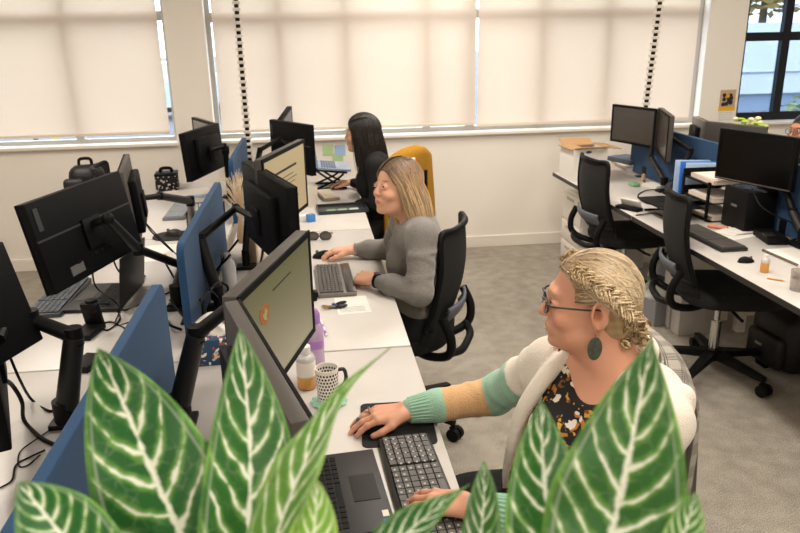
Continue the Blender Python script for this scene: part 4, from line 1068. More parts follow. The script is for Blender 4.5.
# what lies in the trays
for z, n, lab in ((.007, 5, 'low'), (.107, 4, 'middle'), (.207, 3, 'top')):
    cols = {'low': 'cbbfae', 'middle': 'e8d8ca', 'top': 'e4d2c4'}
    solo('sheet', f'papers lying on the {lab} tier of the black letter tray', 'papers', MB().box((0, -.02, .012), (.20, .27, .022), rz3(.05*n-.2)).box((0, -.03, .026), (.19, .26, .004), rz3(.2-.06*n)), mat('tray_papers_'+lab, cols[lab], .8), V((2.28, 3.80, DZ+z)))
M_bl = mat('bright_blue_card', '1f6fd0', .45); M_lb = mat('pale_blue_card', 'b8d2ec', .5)
for k, (y, m, lab, z) in enumerate([(4.16, M_lb, 'pale blue folder standing behind the bright blue one', 0), (4.12, M_bl, 'bright blue ring folder standing beside the black letter tray', 0), (4.08, M_lb, 'pale blue folder next to the letter tray', 0)]):
    t = thing('folder', lab, 'folder', (2.285+.008*k, y-.07-.01*k, DZ), -.25)
    MB().box((0, 0, .135), (.20, .025 if k == 1 else .014, .27), bev=.002).build('cover', m, t); MB().box((-.005, 0, .137), (.19, .012, .262)).build('pages', M_paper, t)
# laptop riser, docking bits
t = thing('laptop_stand', 'black curved laptop stand in front of the letter tray', 'laptop stand', (2.03, 3.84, DZ), .0)
MB().box((0, 0, .075), (.24, .34, .008), bev=.003).build('platform', M_black, t)
for s in (-1, 1):
    q = MB(); q.tube([(-.10, s*.14, .074), (-.02, s*.14, .06), (.03, s*.14, .035), (.05, s*.14, .005), (-.08, s*.14, .005)], .007, n=6); q.build('leg', M_black2, t)
t = thing('desk_phone', 'small black and white device on the desk edge by the chair back', 'handset', (1.87, 4.02, DZ), .5)
MB().box((0, 0, .01), (.06, .16, .02), bev=.004).build('base', M_black, t); MB().box((.02, .0, .035), (.012, .14, .06), rot('Y', -.5), bev=.004).build('face', mat('device_white', 'd8d2ca', .4), t)
t = thing('computer_case', 'black box standing behind the keyboard of the wide monitor desk', 'computer case', (2.30, 3.50, DZ), 0)
MB().box((0, 0, .11), (.17, .22, .22), bev=.008).build('case', M_black, t); MB().box((-.086, 0, .13), (.004, .05, .012)).build('badge', M_greyp, t)
p, q = at(694, 233), at(747, 256)
keyboard('keyboard', 'charcoal keyboard in front of the wide black monitor', V((1.985, 3.55, 0)), V((1.995, 3.10, 0)), .14)
mouse('black mouse near the orange sanitizer bottle', at(746, 262), 0, g=.72)
hs = at(764, 272)
t = thing('sanitizer_bottle', 'small clear bottle of orange liquid by the spiral notebook', 'bottle', (hs.x, hs.y, DZ))
MB().lathe([(.016, 0), (.018, .002), (.018, .045), (0, .045)], n=20).build('liquid', M_orange, t, 60); MB().lathe([(.0182, .045), (.0182, .056), (.008, .066), (0, .066)], n=20).build('bottle_body', M_clear, t, 60); MB().lathe([(.008, .066), (.008, .08), (0, .081)], n=14).build('cap', mat('white_cap'), t, 60)
nb = at(786, 258)
t = thing('notebook', 'spiral bound white notebook by the sanitizer bottle', 'notebook', (nb.x+.045, nb.y, DZ), .05)
MB().box((0, 0, .004), (.16, .25, .008)).build('pages', M_paper, t)
q = MB()
for i in range(22): q.lathe([(.005, -.001), (.007, -.001), (.007, .001), (.005, .001)], c=(-.08, -.12+i*.0114, .006), n=10, M=Matrix.Rotation(PI/2, 4, 'X'))
q.build('spiral', mat('bronze_wire', '7a6650', .4, metal=.7), t)
pc = at(779, 280)
t = thing('pencil', 'short yellow pencil near the picture edge on the white desk', 'pencil', (pc.x-.02, pc.y, DZ+.004), -.75)
MB().cyl((-.03, 0, 0), (.03, 0, 0), .0036, n=6).build('shaft', mat('pencil_yellow', 'c9923c', .5), t); MB().cyl((.03, 0, 0), (.042, 0, 0), .0036, .0004, n=6).build('tip', mat('pencil_wood', 'd9b98c', .7), t)
cpx = at(798, 290)
t = thing('tumbler', 'clear plastic tumbler cut by the picture edge', 'tumbler', (cpx.x, cpx.y, DZ)); mug(t, .036, .085, mat('clear_tumbler', 'efe6da', .15, trans=.7), mat('water', 'efe8de', .1, trans=.8))
for k, (x, y, r, lab) in enumerate([(735, 236, .3, 'crumpled white envelope under the other letters by the docking box'), (728, 232, .55, 'white letter with a blue line between keyboard and docking box'), (742, 232, .15, 'white letter on top of the pile by the docking box')]):
    g = at(x, y); solo('letter', lab, 'letter', MB().box((0, 0, .002), (.22, .11, .004), rz3(r)).box((.0, .0, .0042), (.10, .01, .0006), rz3(r)), [M_paper], V((g.x+.03, g.y, DZ+.0045*k)))
g = at(714, 229)
solo('glue_stick', 'orange marker lying behind the charcoal keyboard', 'marker', MB().cyl((-.05, 0, .011), (.05, 0, .011), .011, n=14), mat('salmon_plastic', 'd98b68', .5), V((g.x+.02, g.y, DZ)), rz=-.8)
g = at(770, 240)
t = thing('docking_box', 'black docking box with cables near the wide monitor arm', 'docking station', (g.x, g.y, DZ), -.2)
MB().box((0, 0, .018), (.10, .19, .036), bev=.005).build('body', M_black, t); MB().box((-.03, -.05, .042), (.05, .06, .012), bev=.003).build('plug', M_dark, t)
g = at(796, 246)
solo('phone', 'dark phone lying at the picture edge by the docking box', 'phone', MB().box((0, 0, .005), (.075, .15, .009), bev=.004), M_black, V((g.x+.02, g.y, DZ)), rz=.2)
# plant-like green bottle and flowers beyond the far monitors
t = thing('flower_vase', 'vase of white and yellow green flowers behind the ring emblem monitor', 'flower vase', (2.96, 4.62, DZ))
MB().lathe([(.04, 0), (.05, .02), (.045, .2), (.05, .24), (.045, .24), (.04, .2), (0, .02)], n=20).build('vase', mat('vase_white', 'ddd8cf', .4), t, 60)
q = MB(); q2 = MB()
for i in range(40):
    a = rng.random()*2*PI; r = .10*rng.random()**.6; z = .34+.10*rng.random()-.5*r*r; e = V((r*math.cos(a), r*math.sin(a)*1.3, z))
    q.tube([(0, 0, .2), e*.6+V((0, 0, .1)), e], .003, n=4, sub=2)
    if i % 2: q2.ell(e, (.022, .022, .014), nu=8, nv=5)
    else: q.ell(e, (.03, .02, .008), rz3(a), nu=8, nv=4)
q.build('foliage', mat('lime_leaf', 'a9c23a', .6), t, 60); q2.build('blossom', mat('pale_blossom', 'efe8c0', .7), t, 60)

# waste bins and bags under the desks
bn = V((2.45, 4.50, 0))
t = thing('waste_bin', 'grey waste bin with a white liner under the white desk', 'waste bin', (2.36, 4.36, 0))
MB().lathe([(.10, 0), (.105, .004), (.125, .30), (.118, .30), (.10, .01), (0, .01)], n=24).build('bin', mat('bin_grey', '5b5c60', .5), t, 60)
q = MB(); q.grid(lambda u, v: ((.126+.02*v+.008*math.sin(18*u*PI))*math.cos(2*PI*u), (.126+.02*v+.008*math.cos(14*u*PI))*math.sin(2*PI*u), .31-.13*v*(1+.25*math.sin(6*PI*u))), 40, 6)
q.build('liner', mat('liner_white', 'd9dbe0', .35, trans=.3), t, 180)
t = thing('waste_bin', 'low grey tub with green and white rubbish near the braid', 'waste bin', (2.12, 4.06, 0), .2)
q = MB()
for c, s in (((0, 0, .006), (.20, .26, .012)), ((-.1, 0, .08), (.008, .26, .16)), ((.1, 0, .08), (.008, .26, .16)), ((0, -.13, .08), (.2, .008, .16)), ((0, .13, .08), (.2, .008, .16))): q.box(c, s)
q.build('tub', mat('tub_grey', '8b8b8d', .5), t)
q = MB()
q.grid(lambda u, v: (.09*math.sin(PI*v)*math.cos(2*PI*u)*(1+.2*math.sin(7*u*PI+4*v)), .11*math.sin(PI*v)*math.sin(2*PI*u)*(1+.2*math.cos(9*u*PI)), .16+.10*-math.cos(PI*v)*.7+.02*math.sin(11*u)), 24, 12)
q.build('rubbish_bag', mat('bag_white', 'd4d8d2', .4, bump=.8, bscale=40), t, 180)
MB().box((.02, -.05, .235), (.06, .05, .02), rot('X', .4)).box((-.03, .02, .24), (.05, .04, .015), rot('Y', .5)).build('green_wrapper', mat('wrap_green', '5d9a6c', .5), t)
t = thing('backpack', 'black backpack on the carpet under the wide monitor desk', 'backpack', (2.50, 3.30, 0), .1)
q = MB(); q.box((0, 0, .17), (.26, .36, .34), bev=.09, seg=4); q.build('bag', mat('nylon_black'), t, 60); q = MB(); q.box((-.13, 0, .12), (.07, .26, .18), bev=.03, seg=3); q.build('pocket', mat('nylon_black'), t, 60)
MB().box((-.168, .02, .14), (.004, .05, .012)).build('badge', M_silver, t); MB().tube([(0, -.05, .335), (0, -.04, .375), (0, .04, .375), (0, .05, .335)], .01, n=6).build('handle', M_black, t)
t = thing('bag', 'blue grey cloth bag on the carpet under the window desk', 'bag', (2.56, 2.92, 0), -.2)
q = MB(); q.box((0, 0, .09), (.26, .34, .18), bev=.06, seg=4); q.build('sack', mat('cloth_blue_grey', '5f6672', .9, bump=.7, bscale=50), t, 60); MB().tube([(-.05, -.1, .17), (-.05, -.03, .24), (-.05, .06, .24), (-.05, .12, .17)], .012, n=6).build('handle', mat('cloth_blue_grey'), t)

# cable spines from the ceiling to the desks
def spine(label, a, b, step=.043):
    a = V(a); b = V(b); t = thing('cable_spine', label, 'cable spine', b); n = int((a-b).length/step); d = (a-b)/n
    q = MB(); k = MB()
    for i in range(n):
        c = d*(i+.5); q.box(c, (.052, .034, step*.5), bev=.003); 
    k.cyl((0, 0, .002), a-b, .0155, n=10)
    q.build('vertebrae', mat('spine_white', 'd9d0c2', .5), t); k.build('core', M_black, t); MB().box((0, 0, .008), (.08, .06, .016), bev=.004).build('foot', M_black, t)
spine('white and black cable spine dropping to the middle desk row', (-.46, 5.36, ZC), (-.45, 5.36, DZ))
spine('white and black cable spine dropping beside the books', (2.60, 5.26, ZC), (2.49, 5.26, DZ))

# cables
def cable(label, pts, r=.0035, group=None):
    p0 = V(pts[0]); q = MB(); q.tube([V(p)-p0 for p in pts], r, n=6, sub=8)
    return solo('cable', label, 'cable', q, M_black, p0, smooth=80)
Z1 = DZ+.004
cable('black cable looping down from the big badge monitor to the laptop', [ML1 @ V((-.05, -.035, .06)), at(95, 285, .86), at(113, 300, .82), at(125, 310, Z1), at(150, 300, Z1), at(170, 292, Z1)])
cable('black cable with a plug hanging under the big badge monitor', [at(112, 256, .95), at(118, 270, .85), at(128, 278, .8), at(145, 276, Z1)], .004)
cable('thick black cable from the edge monitor to the blue divider', [ML5 @ V((-.05, -.03, .12)), at(12, 385, .86), at(22, 402, .80), at(24, 420, Z1), at(40, 437, Z1), at(55, 445, Z1)], .006)
cable('thinner black cable curving past the gas spring arm', [at(8, 352, .95), at(20, 380, .85), at(32, 400, Z1), at(50, 411, Z1), at(60, 405, Z1)], .004)
cable('thin black wire loop lying next to the blue divider', [at(58, 425, Z1), at(35, 440, Z1), at(20, 452, Z1), at(19, 466, Z1), at(28, 465, Z1), at(40, 455, Z1)], .002)
cable('thin black wire at the picture edge by the blue divider', [at(0, 488, Z1), at(12, 480, Z1), at(16, 465, Z1), at(30, 457, Z1), at(45, 450, Z1)], .0025)
cable('coiled black cable from the phone cradle', [at(95, 312, .82), at(100, 304, .80), at(112, 306, Z1), at(120, 318, Z1), at(108, 330, Z1), at(100, 325, Z1), at(112, 322, Z1), at(128, 330, Z1)], .003)
cable('thin black wire between laptop and blue divider', [at(128, 300, Z1), at(118, 315, Z1), at(116, 325, Z1), at(130, 322, Z1)], .002)
cable('black cable sagging below the edge-on monitor', [at(143, 218, .95), at(150, 230, .85), at(160, 240, .80), at(173, 252, Z1)], .004)
cable('second black cable sagging beside the silver pole', [at(145, 222, .95), at(156, 234, .88), at(168, 246, .82), at(180, 258, Z1)], .003)
for k, (a, b, c) in enumerate([((165, 262), (178, 285), (186, 300)), ((170, 300), (180, 312), (188, 322)), ((160, 310), (172, 306), (186, 316)), ((166, 318), (170, 325), (182, 330))]):
    cable('black cable in the tangle behind the middle blue divider, ' + ['topmost strand', 'strand nearest the floor gap', 'flat crossing strand', 'lowest loop strand'][k], [at(*a, .80-.02*k), at(*b, Z1+.02), at(*c, Z1)], .005)
for k, (a, b, c, e, lab) in enumerate([((238, 240), (222, 262), (216, 285), (226, 300), 'black cable hanging down the arm by the squeeze bottle'), ((230, 255), (215, 275), (222, 300), (214, 318), 'black cable piled behind the olive screen'), ((210, 290), (218, 282), (228, 288), (222, 305), 'looped black cable by the white tissue'), ((200, 300), (212, 292), (224, 312), (216, 326), 'black cable running toward the tissue box'), ((262, 235), (263, 250), (259, 268), (254, 278), 'black cable hanging from the thick black monitor')]):
    cable(lab, [at(*a, .95), at(*b, .84), at(*c, .78), at(*e, Z1)], .005)
for k, (pts, lab) in enumerate([([(640, 166), (643, 180), (652, 187), (660, 186)], 'black cable from the cable spine to the twin arm'), ([(667, 190), (648, 190), (638, 196), (650, 204), (680, 202)], 'grey looped cable on the desk in front of the twin arm'), ([(668, 188), (676, 194), (690, 200), (700, 196)], 'black cable under the chevron arm'), ([(725, 228), (740, 224), (760, 228), (772, 236)], 'black cable curling behind the letters'), ([(726, 226), (732, 232), (745, 224), (765, 222)], 'black cable with plug behind the letters'), ([(768, 226), (780, 234), (790, 240), (799, 238)], 'black cable along the base of the divider by the docking box'), ([(636, 215), (645, 214), (655, 213), (662, 216)], 'black cable to the device on the desk edge')]):
    cable(lab, [at(x, y, Z1+.003*(i % 2)) for i, (x, y) in enumerate(pts)], .004)
cable('black cable drooping from the wide black monitor', [at(752, 188, 1.0), at(760, 205, .95), at(775, 215, .9), at(790, 222, .82), at(798, 226, Z1)], .003)
# ------------------------------------------------------------------ people
M_skin = mat('skin', 'd9a184', .5, spec=.35, attr='Col', bump=.04, bscale=500)
_sb = M_skin.node_tree.nodes['Principled BSDF']; _sb.inputs['Subsurface Weight'].default_value = .12; _sb.inputs['Subsurface Radius'].default_value = (.01, .004, .002); _sb.inputs['Subsurface Scale'].default_value = .5
def L3(c): return np.array(lin(c)[:3])
def unit(v): return V(v).normalized()
class Head:
    def __init__(s, c, yaw, pitch=0, scale=1.0, roll=0):
        s.c = V(c); s.s = scale
        s.R = Matrix.Rotation(yaw, 3, 'Z') @ Matrix.Rotation(-pitch, 3, 'Y') @ Matrix.Rotation(roll, 3, 'X')
    def P(s, x, y, z): return s.c + s.R @ V((x, y, z))*s.s
    def Rn(s): return np.array(s.R)
def add_head(S, H, neck, nr=.054, jaw=1.0, smile=0, soft=False):
    g = H.s; R = H.Rn()
    def E(c, r, k=.02, sub=False, Rx=None): S.ell(H.P(*c), [q*g for q in r], R if Rx is None else np.array(H.R @ Rx), k*g, sub)
    def C(a, b, ra, rb=None, k=.01, sub=False): S.cap(H.P(*a), H.P(*b), ra*g, (ra if rb is None else rb)*g, k*g, sub)
    E((-.012, 0, .03), (.097, .076, .088), .01)
    E((.03, 0, -.03), (.062, .061*(.75+.25*jaw), .085), .03)
    E((.036, 0, -.072), (.048, .051*jaw, .040), .025)
    C((-.0, .045*jaw, -.062), (.055, .022, -.092), .018, .016, .02); C((-.0, -.045*jaw, -.062), (.055, -.022, -.092), .018, .016, .02)
    E((.078, 0, -.097), (.016, .019, .014), .018)
    if not soft: C((.082, -.034, .030), (.085, 0, .027), .008, .008, .018); C((.082, .034, .030), (.085, 0, .027), .008, .008, .018)
    E((.096, .033, .007), (.013, .016, .009), .010, True); E((.096, -.033, .007), (.013, .016, .009), .010, True)
    E((.066, .040, -.030), (.024, .022, .020), .018); E((.066, -.040, -.030), (.024, .022, .020), .018)
    if soft: C((.089, 0, .012), (.1050, 0, -.024), .0062, .0082, .010)
    else: C((.090, 0, .014), (.1105, 0, -.024), .0070, .0098, .008)
    nx = -.005 if soft else 0
    E((.101+nx, .0095, -.028), (.008, .0060, .0060), .008); E((.101+nx, -.0095, -.028), (.008, .0060, .0060), .008)
    if not soft: E((.1050, .006, -.0360), (.004, .003, .003), .002, True); E((.1050, -.006, -.0360), (.004, .003, .003), .002, True)
    E((.087-(.004 if soft else 0), 0, -.060), (.012, .026, .016), .016)
    lx = -.0055 if soft else 0
    E((.0955+lx, 0, -.0555), (.0070, .023, .0048), .006); E((.0945+lx, 0, -.0658), (.0075, .020, .0056), .006)
    z1 = -.0605
    C((.106, 0, z1), (.099, .013, z1+.001+smile*.3), .0011, .0010, .002, True); C((.106, 0, z1), (.099, -.013, z1+.001+smile*.3), .0011, .0010, .002, True)
    if not soft: C((.099, .013, z1+.001+smile*.3), (.088, .024, z1+.003+smile), .0014, .001, .002, True); C((.099, -.013, z1+.001+smile*.3), (.088, -.024, z1+.003+smile), .0014, .001, .002, True)
    for sd in (1, -1):   # ears
        Rx = Matrix.Rotation(-.25*sd, 3, 'Z') @ Matrix.Rotation(.12, 3, 'Y')
        E((-.012, .079*sd, -.002), (.020, .008, .034), .006, False, Rx); E((-.006, .087*sd, .001), (.0105, .006, .019), .003, True, Rx)
        for k_ in range(7):
            a0_, a1_ = [math.radians(-60+35*q_) for q_ in (k_, k_+1)]
            pe = [H.P(-.012-.019*math.cos(a_+1.2)*1.0, (.083+.003*math.sin(a_))*sd, .001+.032*math.sin(a_+1.2)) for a_ in (a0_, a1_)]
            S.cap(pe[0], pe[1], .0042*g, .0042*g, .002*g)
        E((-.006, .077*sd, -.031), (.009, .006, .010), .006)
        E((.0800 if soft else .0845, .0325*sd, .0075), (.0115, .0120, .0112), .004)   # eyeballs
        C((.0940, .0225*sd, .0100), (.0920, .0420*sd, .0110), .0030, .0026, .004)   # upper lid
        C((.0945, .0220*sd, .0005), (.0925, .0410*sd, .0010), .0028, .0025, .003)
    S.cap(H.P(-.022, 0, -.045), neck, nr*g*.98, nr*1.08, .03)
    S.cap(H.P(.015, 0, -.075), V(neck)+H.R @ V((.02, 0, .0)), nr*g*.72, nr*.85, .03)
def head_color(H, P, base, lip='b5605a', brow='7a5a3c', blush=.35, iris='4a5a4a', smile=0):
    Q = (np.array(P)-np.array(H.c)) @ H.Rn() / H.s
    C = np.tile(L3(base), (len(Q), 1))
    x, y, z = Q[:, 0], np.abs(Q[:, 1]), Q[:, 2]
    hd = (np.abs(x) < .14) & (z > -.13) & (z < .14) & (y < .1)
    def mix(m, col):
        m = (np.clip(m, 0, 1)*hd)[:, None]; C[:] = C*(1-m)+L3(col)*m
    g = lambda cx, cy, cz, rx, ry, rz: 1-np.sqrt(((x-cx)/rx)**2+((y-cy)/ry)**2+((z-cz)/rz)**2)
    mix(g(.075, .042, -.03, .04, .03, .025)*blush*1.6, 'c8705c'); mix(g(.112, 0, -.03, .02, .015, .014)*blush*1.2, 'c8705c')
    mix((g(.098, 0, -.0600, .03, .025, .0095)*4)*.6, lip)
    mix(g(.099, 0, -.0608, .02, .017, .0030)*smile*7, 'efe6dc')
    mix(g(.09, .034, .031, .03, .021, .0048)*3*.6, brow)
    mix(g(.0965, .0325, .0065, .009, .0105, .0062)*8, 'e6dfd6'); mix(g(.0965, .0345, .0065, .008, .0052, .0056)*8, iris); mix(g(.0965, .0345, .0065, .008, .0024, .0026)*8, '0c0a09')
    mix(g(.096, .0325, .0125, .010, .0145, .0026)*5*.8, '3a2a22')
    mix(g(-.0, .085, -.0, .03, .02, .036)*.55, 'c98468'); mix(g(-.006, .082, .001, .014, .012, .018)*2, 'b87358')
    return C
def hand(S, w, d, n, thumb, pose, g=1.0):
    """w wrist, d direction of the fingers, n back of the hand, thumb = unit side towards the thumb"""
    w = V(w); d = unit(d); n = (V(n)-d*V(n).dot(d)).normalized(); s = n.cross(d)
    if s.dot(V(thumb)) < 0: s = -s
    k = .006*g
    kn = [(.034, .088), (.012, .094), (-.010, .090), (-.029, .080)]
    droop = pose.get('palm', .0)
    dd = (d*math.cos(droop)-n*math.sin(droop)); nn = (n*math.cos(droop)+d*math.sin(droop))
    for (o, l) in kn:
        S.cap(w+s*o*.55*g, w+dd*l*g+s*o*g, .0150*g, .0118*g, .012*g)
    S.cap(w+s*.018*g+dd*.02*g, w+s*.034*g+dd*.055*g-nn*.004*g, .017*g, .013*g, .012*g)
    lens = [.070, .079, .073, .057]; cur = pose['curl']; spread = pose.get('spread', .06)
    tips = []
    for i, (o, l) in enumerate(kn):
        p = w+dd*l*g+s*o*g; a = droop; c = cur[i] if isinstance(cur[0], (list, tuple)) else cur
        fr = [.46, .31, .23]; rr = [.0096, .0088, .0080, .0070]
        sd = s*math.sin(spread*(1.5-i)) 
        for j in range(3):
            a += c[j]; dv = (d*math.cos(a)-n*math.sin(a)+sd).normalized(); e = p+dv*lens[i]*fr[j]*g
            S.cap(p, e, rr[j]*g*(.92 if i == 3 else 1), rr[j+1]*g*(.92 if i == 3 else 1), .004*g); p = e
        tips.append(p)
    t0 = w+s*.026*g+dd*.022*g; td = pose.get('thumb', (.75, .60, -.25))
    t1 = t0+(dd*td[0]+s*td[1]+nn*td[2]).normalized()*.042*g
    t2 = t1+(dd*.93+s*.25+nn*td[2]*1.2).normalized()*.032*g; t3 = t2+(dd*1.0+s*.0+nn*td[2]).normalized()*.024*g
    S.cap(t0, t1, .0155*g, .0115*g, .010*g); S.cap(t1, t2, .0112*g, .0100*g, .004*g); S.cap(t2, t3, .0100*g, .0085*g, .004*g)
    return tips, w+dd*.088*g+s*.0*g, s
class Torso:
    """pelvis -> neck with facing direction"""
    def __init__(s, pel, neck, face):
        s.p = V(pel); s.nk = V(neck); s.u = (s.nk-s.p).normalized(); f = V(face); s.f = (f-s.u*f.dot(s.u)).normalized(); s.l = s.u.cross(s.f); s.L = (s.nk-s.p).length
    def P(s, f, l, t): return s.p+s.u*(t*s.L)+s.f*f+s.l*l
    def R(s): return np.array([[s.f[i], s.l[i], s.u[i]] for i in range(3)])
def torso_sdf(S, T, off=0, w=1.0, dp=1.0, bust=.5, belly=0, top=.86):
    o = off; R = T.R(); L = T.L
    def E(f, l, t, r, k=.05): S.ell(T.P(f, l, t), [r[0]*dp+o, r[1]*w+o, r[2]+o], R, k)
    E(-.005, 0, .03, (.115, .172, .11)); E(.015+belly*.5, 0, .28, (.10+belly, .145+belly*.6, .15)); E(.0, 0, .60, (.098, .150, .17)); E(-.01, 0, .76, (.085, .165, .10))
    if bust:
        for sd in (1, -1): E(.068, sd*.068, .62, (.058*(.6+bust), .066, .066), .04)
    S.cap(T.P(-.015, .09*w, .90), T.P(-.015, -.09*w, .90), .052+o, .052+o, .05)
def ragged(pts, n): return smooth_pts(pts, n)
def strand_mesh(name, parent, strands, m, cols, r=.0016, n=4, origin=(0, 0, 0)):
    """strands: list of (points, tint 0..1); one mesh with a colour per vertex"""
    vs = []; fs = []; cs = []
    for pts, tint in strands:
        P = [V(p) for p in pts]; k = len(P); o = len(vs)
        for i, p in enumerate(P):
            T = (P[min(i+1, k-1)]-P[max(i-1, 0)]).normalized(); u = T.orthogonal().normalized(); w_ = T.cross(u); t = i/(k-1); rr = r*(1-.75*t**4)
            c = cols(t, tint)
            for j in range(n):
                a = 2*PI*j/n; vs.append(p+(u*math.cos(a)+w_*math.sin(a))*rr-V(origin)); cs.append((*c, 1))
        for i in range(k-1):
            for j in range(n): fs.append((o+i*n+j, o+i*n+(j+1) % n, o+(i+1)*n+(j+1) % n, o+(i+1)*n+j))
    me = bpy.data.meshes.new(name); me.from_pydata(vs, [], fs); me.polygons.foreach_set('use_smooth', [True]*len(fs))
    a = me.attributes.new('Col', 'FLOAT_COLOR', 'POINT'); a.data.foreach_set('color', np.array(cs, np.float32).ravel())
    me.materials.append(m); o = bpy.data.objects.new(name, me); COL.objects.link(o); o.parent = parent; return o
M_hair = mat('hair', '888888', .42, spec=.5, attr='Col')
def hcol(*stops):
    S_ = [L3(c) for c in stops]
    def f(t, tint):
        q = min(max(t, 0), .999)*(len(S_)-1); i = int(q); c = S_[i]*(1-(q-i))+S_[i+1]*(q-i); return c*(.55+.9*tint)
    return f
def sph(H, az, th, k=1.0, kz=1.0):
    """point on the scalp ellipsoid; az measured from the face, th from the top"""
    return H.P(-.012+.101*k*math.sin(th)*math.cos(az), .081*k*math.sin(th)*math.sin(az), .028+.094*kz*math.cos(th))
def nearest_seg(P, a, b):
    a = np.array(a); b = np.array(b); ab = b-a; t = np.clip(((P-a) @ ab)/(ab @ ab), 0, 1); return t, np.linalg.norm(P-a-t[:, None]*ab, axis=1)

# ---------- woman with glasses
HA = Head((.612, 1.475, 1.168), math.radians(166), .0, .97)
nkA = V((.668, 1.452, 1.028)); TA = Torso((.64, 1.50, .53), nkA, (-.80, -.60, 0))
shR, shL = V((.570, 1.600, .962)), V((.722, 1.300, .950))
elR, wrR = V((.47, 1.765, .79)), V((.222, 1.752, .772))
elL, wrL = V((.54, 1.17, .775)), V((.302, 1.306, .775))
S = SDF((.05, 1.05, .44), (1.02, 1.92, 1.33), .0036)
add_head(S, HA, nkA, .057, 1.10, .011)
torso_sdf(S, TA, -.004, 1.05, 1.0, .95, .05)
for sh, el, wr, sd in ((shR, elR, wrR, -1), (shL, elL, wrL, 1)):
    S.chain([TA.P(0, sd*.06, .90), sh, el], [.05, .052, .041], .03); S.chain([el, wr], [.041, .027], .02)
tipsA, knA, sA = hand(S, wrR, (-.96, -.10, .02), (.1, 0, 1), (0, -1, 0), {'curl': [.28, .32, .22], 'palm': .02, 'thumb': (.8, .55, -.30)})
tipsA2, knA2, sA2 = hand(S, wrL, (-.85, .40, .0), (.05, 0, 1), (.4, .85, 0), {'curl': [.22, .35, .25], 'palm': .05, 'spread': .09})
for sd in (1, -1): S.chain([TA.P(.0, sd*.09, .02), TA.P(.42, sd*.09, -.02)], [.10, .075], .05)
for sd in (1, -1):
    k = TA.P(.42, sd*.09, -.02); S.cap(k, k+V((.0, 0, -.08)), .07, .06, .03)
tA = thing('person', 'woman with braided blonde hair and glasses in a cream cardigan, hand on a mouse', 'person', (.64, 1.50, .46))
OA = V(tA.location)
def place_under(t):
    for c in kids(t): pass
def colA(P):
    C = head_color(HA, P, 'dba083', 'bb7466', 'b89a78', .30, '5d6a72', .8); return C
bA = S.build('body', M_skin, tA, colA, OA)
def P2(o): return V(o)-OA
# clothes
M_floral = floral('floral_blouse', '17120f', [('7a4a22', 34, .28), ('b5722a', 27, .30), ('c99a3c', 31, .20), ('ddd2c6', 21, .27), ('a89a90', 44, .14)], 24)
S = SDF((.35, 1.05, .44), (1.02, 1.80, 1.08), .005)
torso_sdf(S, TA, .006, 1.05, 1.0, .95, .05)
S.ell(TA.P(.085, -.01, 1.06), (.10, .074, .115), TA.R(), .012, True)
S.ell(TA.P(.02, 0, 1.06), (.08, .08, .07), TA.R(), .012, True)
S.build('blouse', M_floral, tA, None, OA)
CR = dict(cream='ece2d2', mint='9cc4ab', peach='d9ab7a')
M_knit = mat('cardigan_knit', 'ece2d2', .95, attr='Col', bump=.9, bscale=260, sheen=.2)
S = SDF((.17, 1.0, .44), (1.05, 1.95, 1.10), .0048)
torso_sdf(S, TA, .020, 1.06, 1.0, .95, .05)
for sh, el, wr, sd in ((shR, elR, wrR, -1), (shL, elL, wrL, 1)):
    e2 = wr+(el-wr)*.06
    S.chain([TA.P(0, sd*.06, .90), sh, el], [.060, .060, .052], .03); S.chain([el, wr+(el-wr)*.35, e2], [.052, .043, .035], .02)
    for q in range(5):
        f = .25+.17*q; c = sh+(el-sh)*f; S.ell(c+V((0, 0, .004)), (.0615-.002*q, .016, .0615-.002*q), np.array(frame_to(el-sh)) @ np.array(Matrix.Rotation(PI/2+.25*((-1)**q), 3, 'X')), .015)
    for q in range(3):
        f = .25+.22*q; c = el+(wr-el)*f; S.ell(c, (.049-.004*q, .012, .049-.004*q), np.array(frame_to(wr-el)) @ np.array(Matrix.Rotation(PI/2+.3*((-1)**q), 3, 'X')), .012)
# shawl collar rolls along the open front
Rm = np.array(TA.R()); p0 = np.array(TA.p)
def openf(X, Y, Z):
    d = [X-p0[0], Y-p0[1], Z-p0[2]]
    f, l, u = [d[0]*Rm[0, i]+d[1]*Rm[1, i]+d[2]*Rm[2, i] for i in range(3)]
    l = l+.050+.006*np.clip((TA.L*.95-u)/.3, 0, 1)
    w = .090+.022*np.clip((TA.L*.95-u)/.3, 0, 1)
    return np.maximum(np.maximum(np.abs(l-.0)-w, -.01-f), -1+0*u)
S.fn((.35, 1.05, .44), (1.0, 1.8, 1.10), openf, .012, True)
for sd in (1, -1):
    if sd > 0: pts = [TA.P(-.085, .030, 1.07), TA.P(-.035, .066, 1.07), TA.P(.035, .066, .98), TA.P(.092, .058, .84), TA.P(.142, .052, .64), TA.P(.150, .05, .35), TA.P(.13, .05, .1)]
    else: pts = [TA.P(-.085, -.030, 1.07), TA.P(-.03, -.078, 1.04), TA.P(.045, -.110, .93), TA.P(.086, -.136, .80), TA.P(.108, -.158, .62), TA.P(.112, -.165, .35), TA.P(.095, -.165, .1)]
    PP = smooth_pts(pts, 14)
    for i in range(len(PP)-1): S.cap(PP[i], PP[i+1], .017, .017, .006)
    for i in range(30, len(PP), 3):      # front panel back to the side seam
        tt = (PP[i]-TA.p).dot(TA.u)/TA.L
        S.cap(PP[i], TA.P(-.01, sd*.165, tt), .014, .03, .012)
S.ell(TA.P(.0, 0, 1.10), (.056, .056, .08), TA.R(), .010, True)
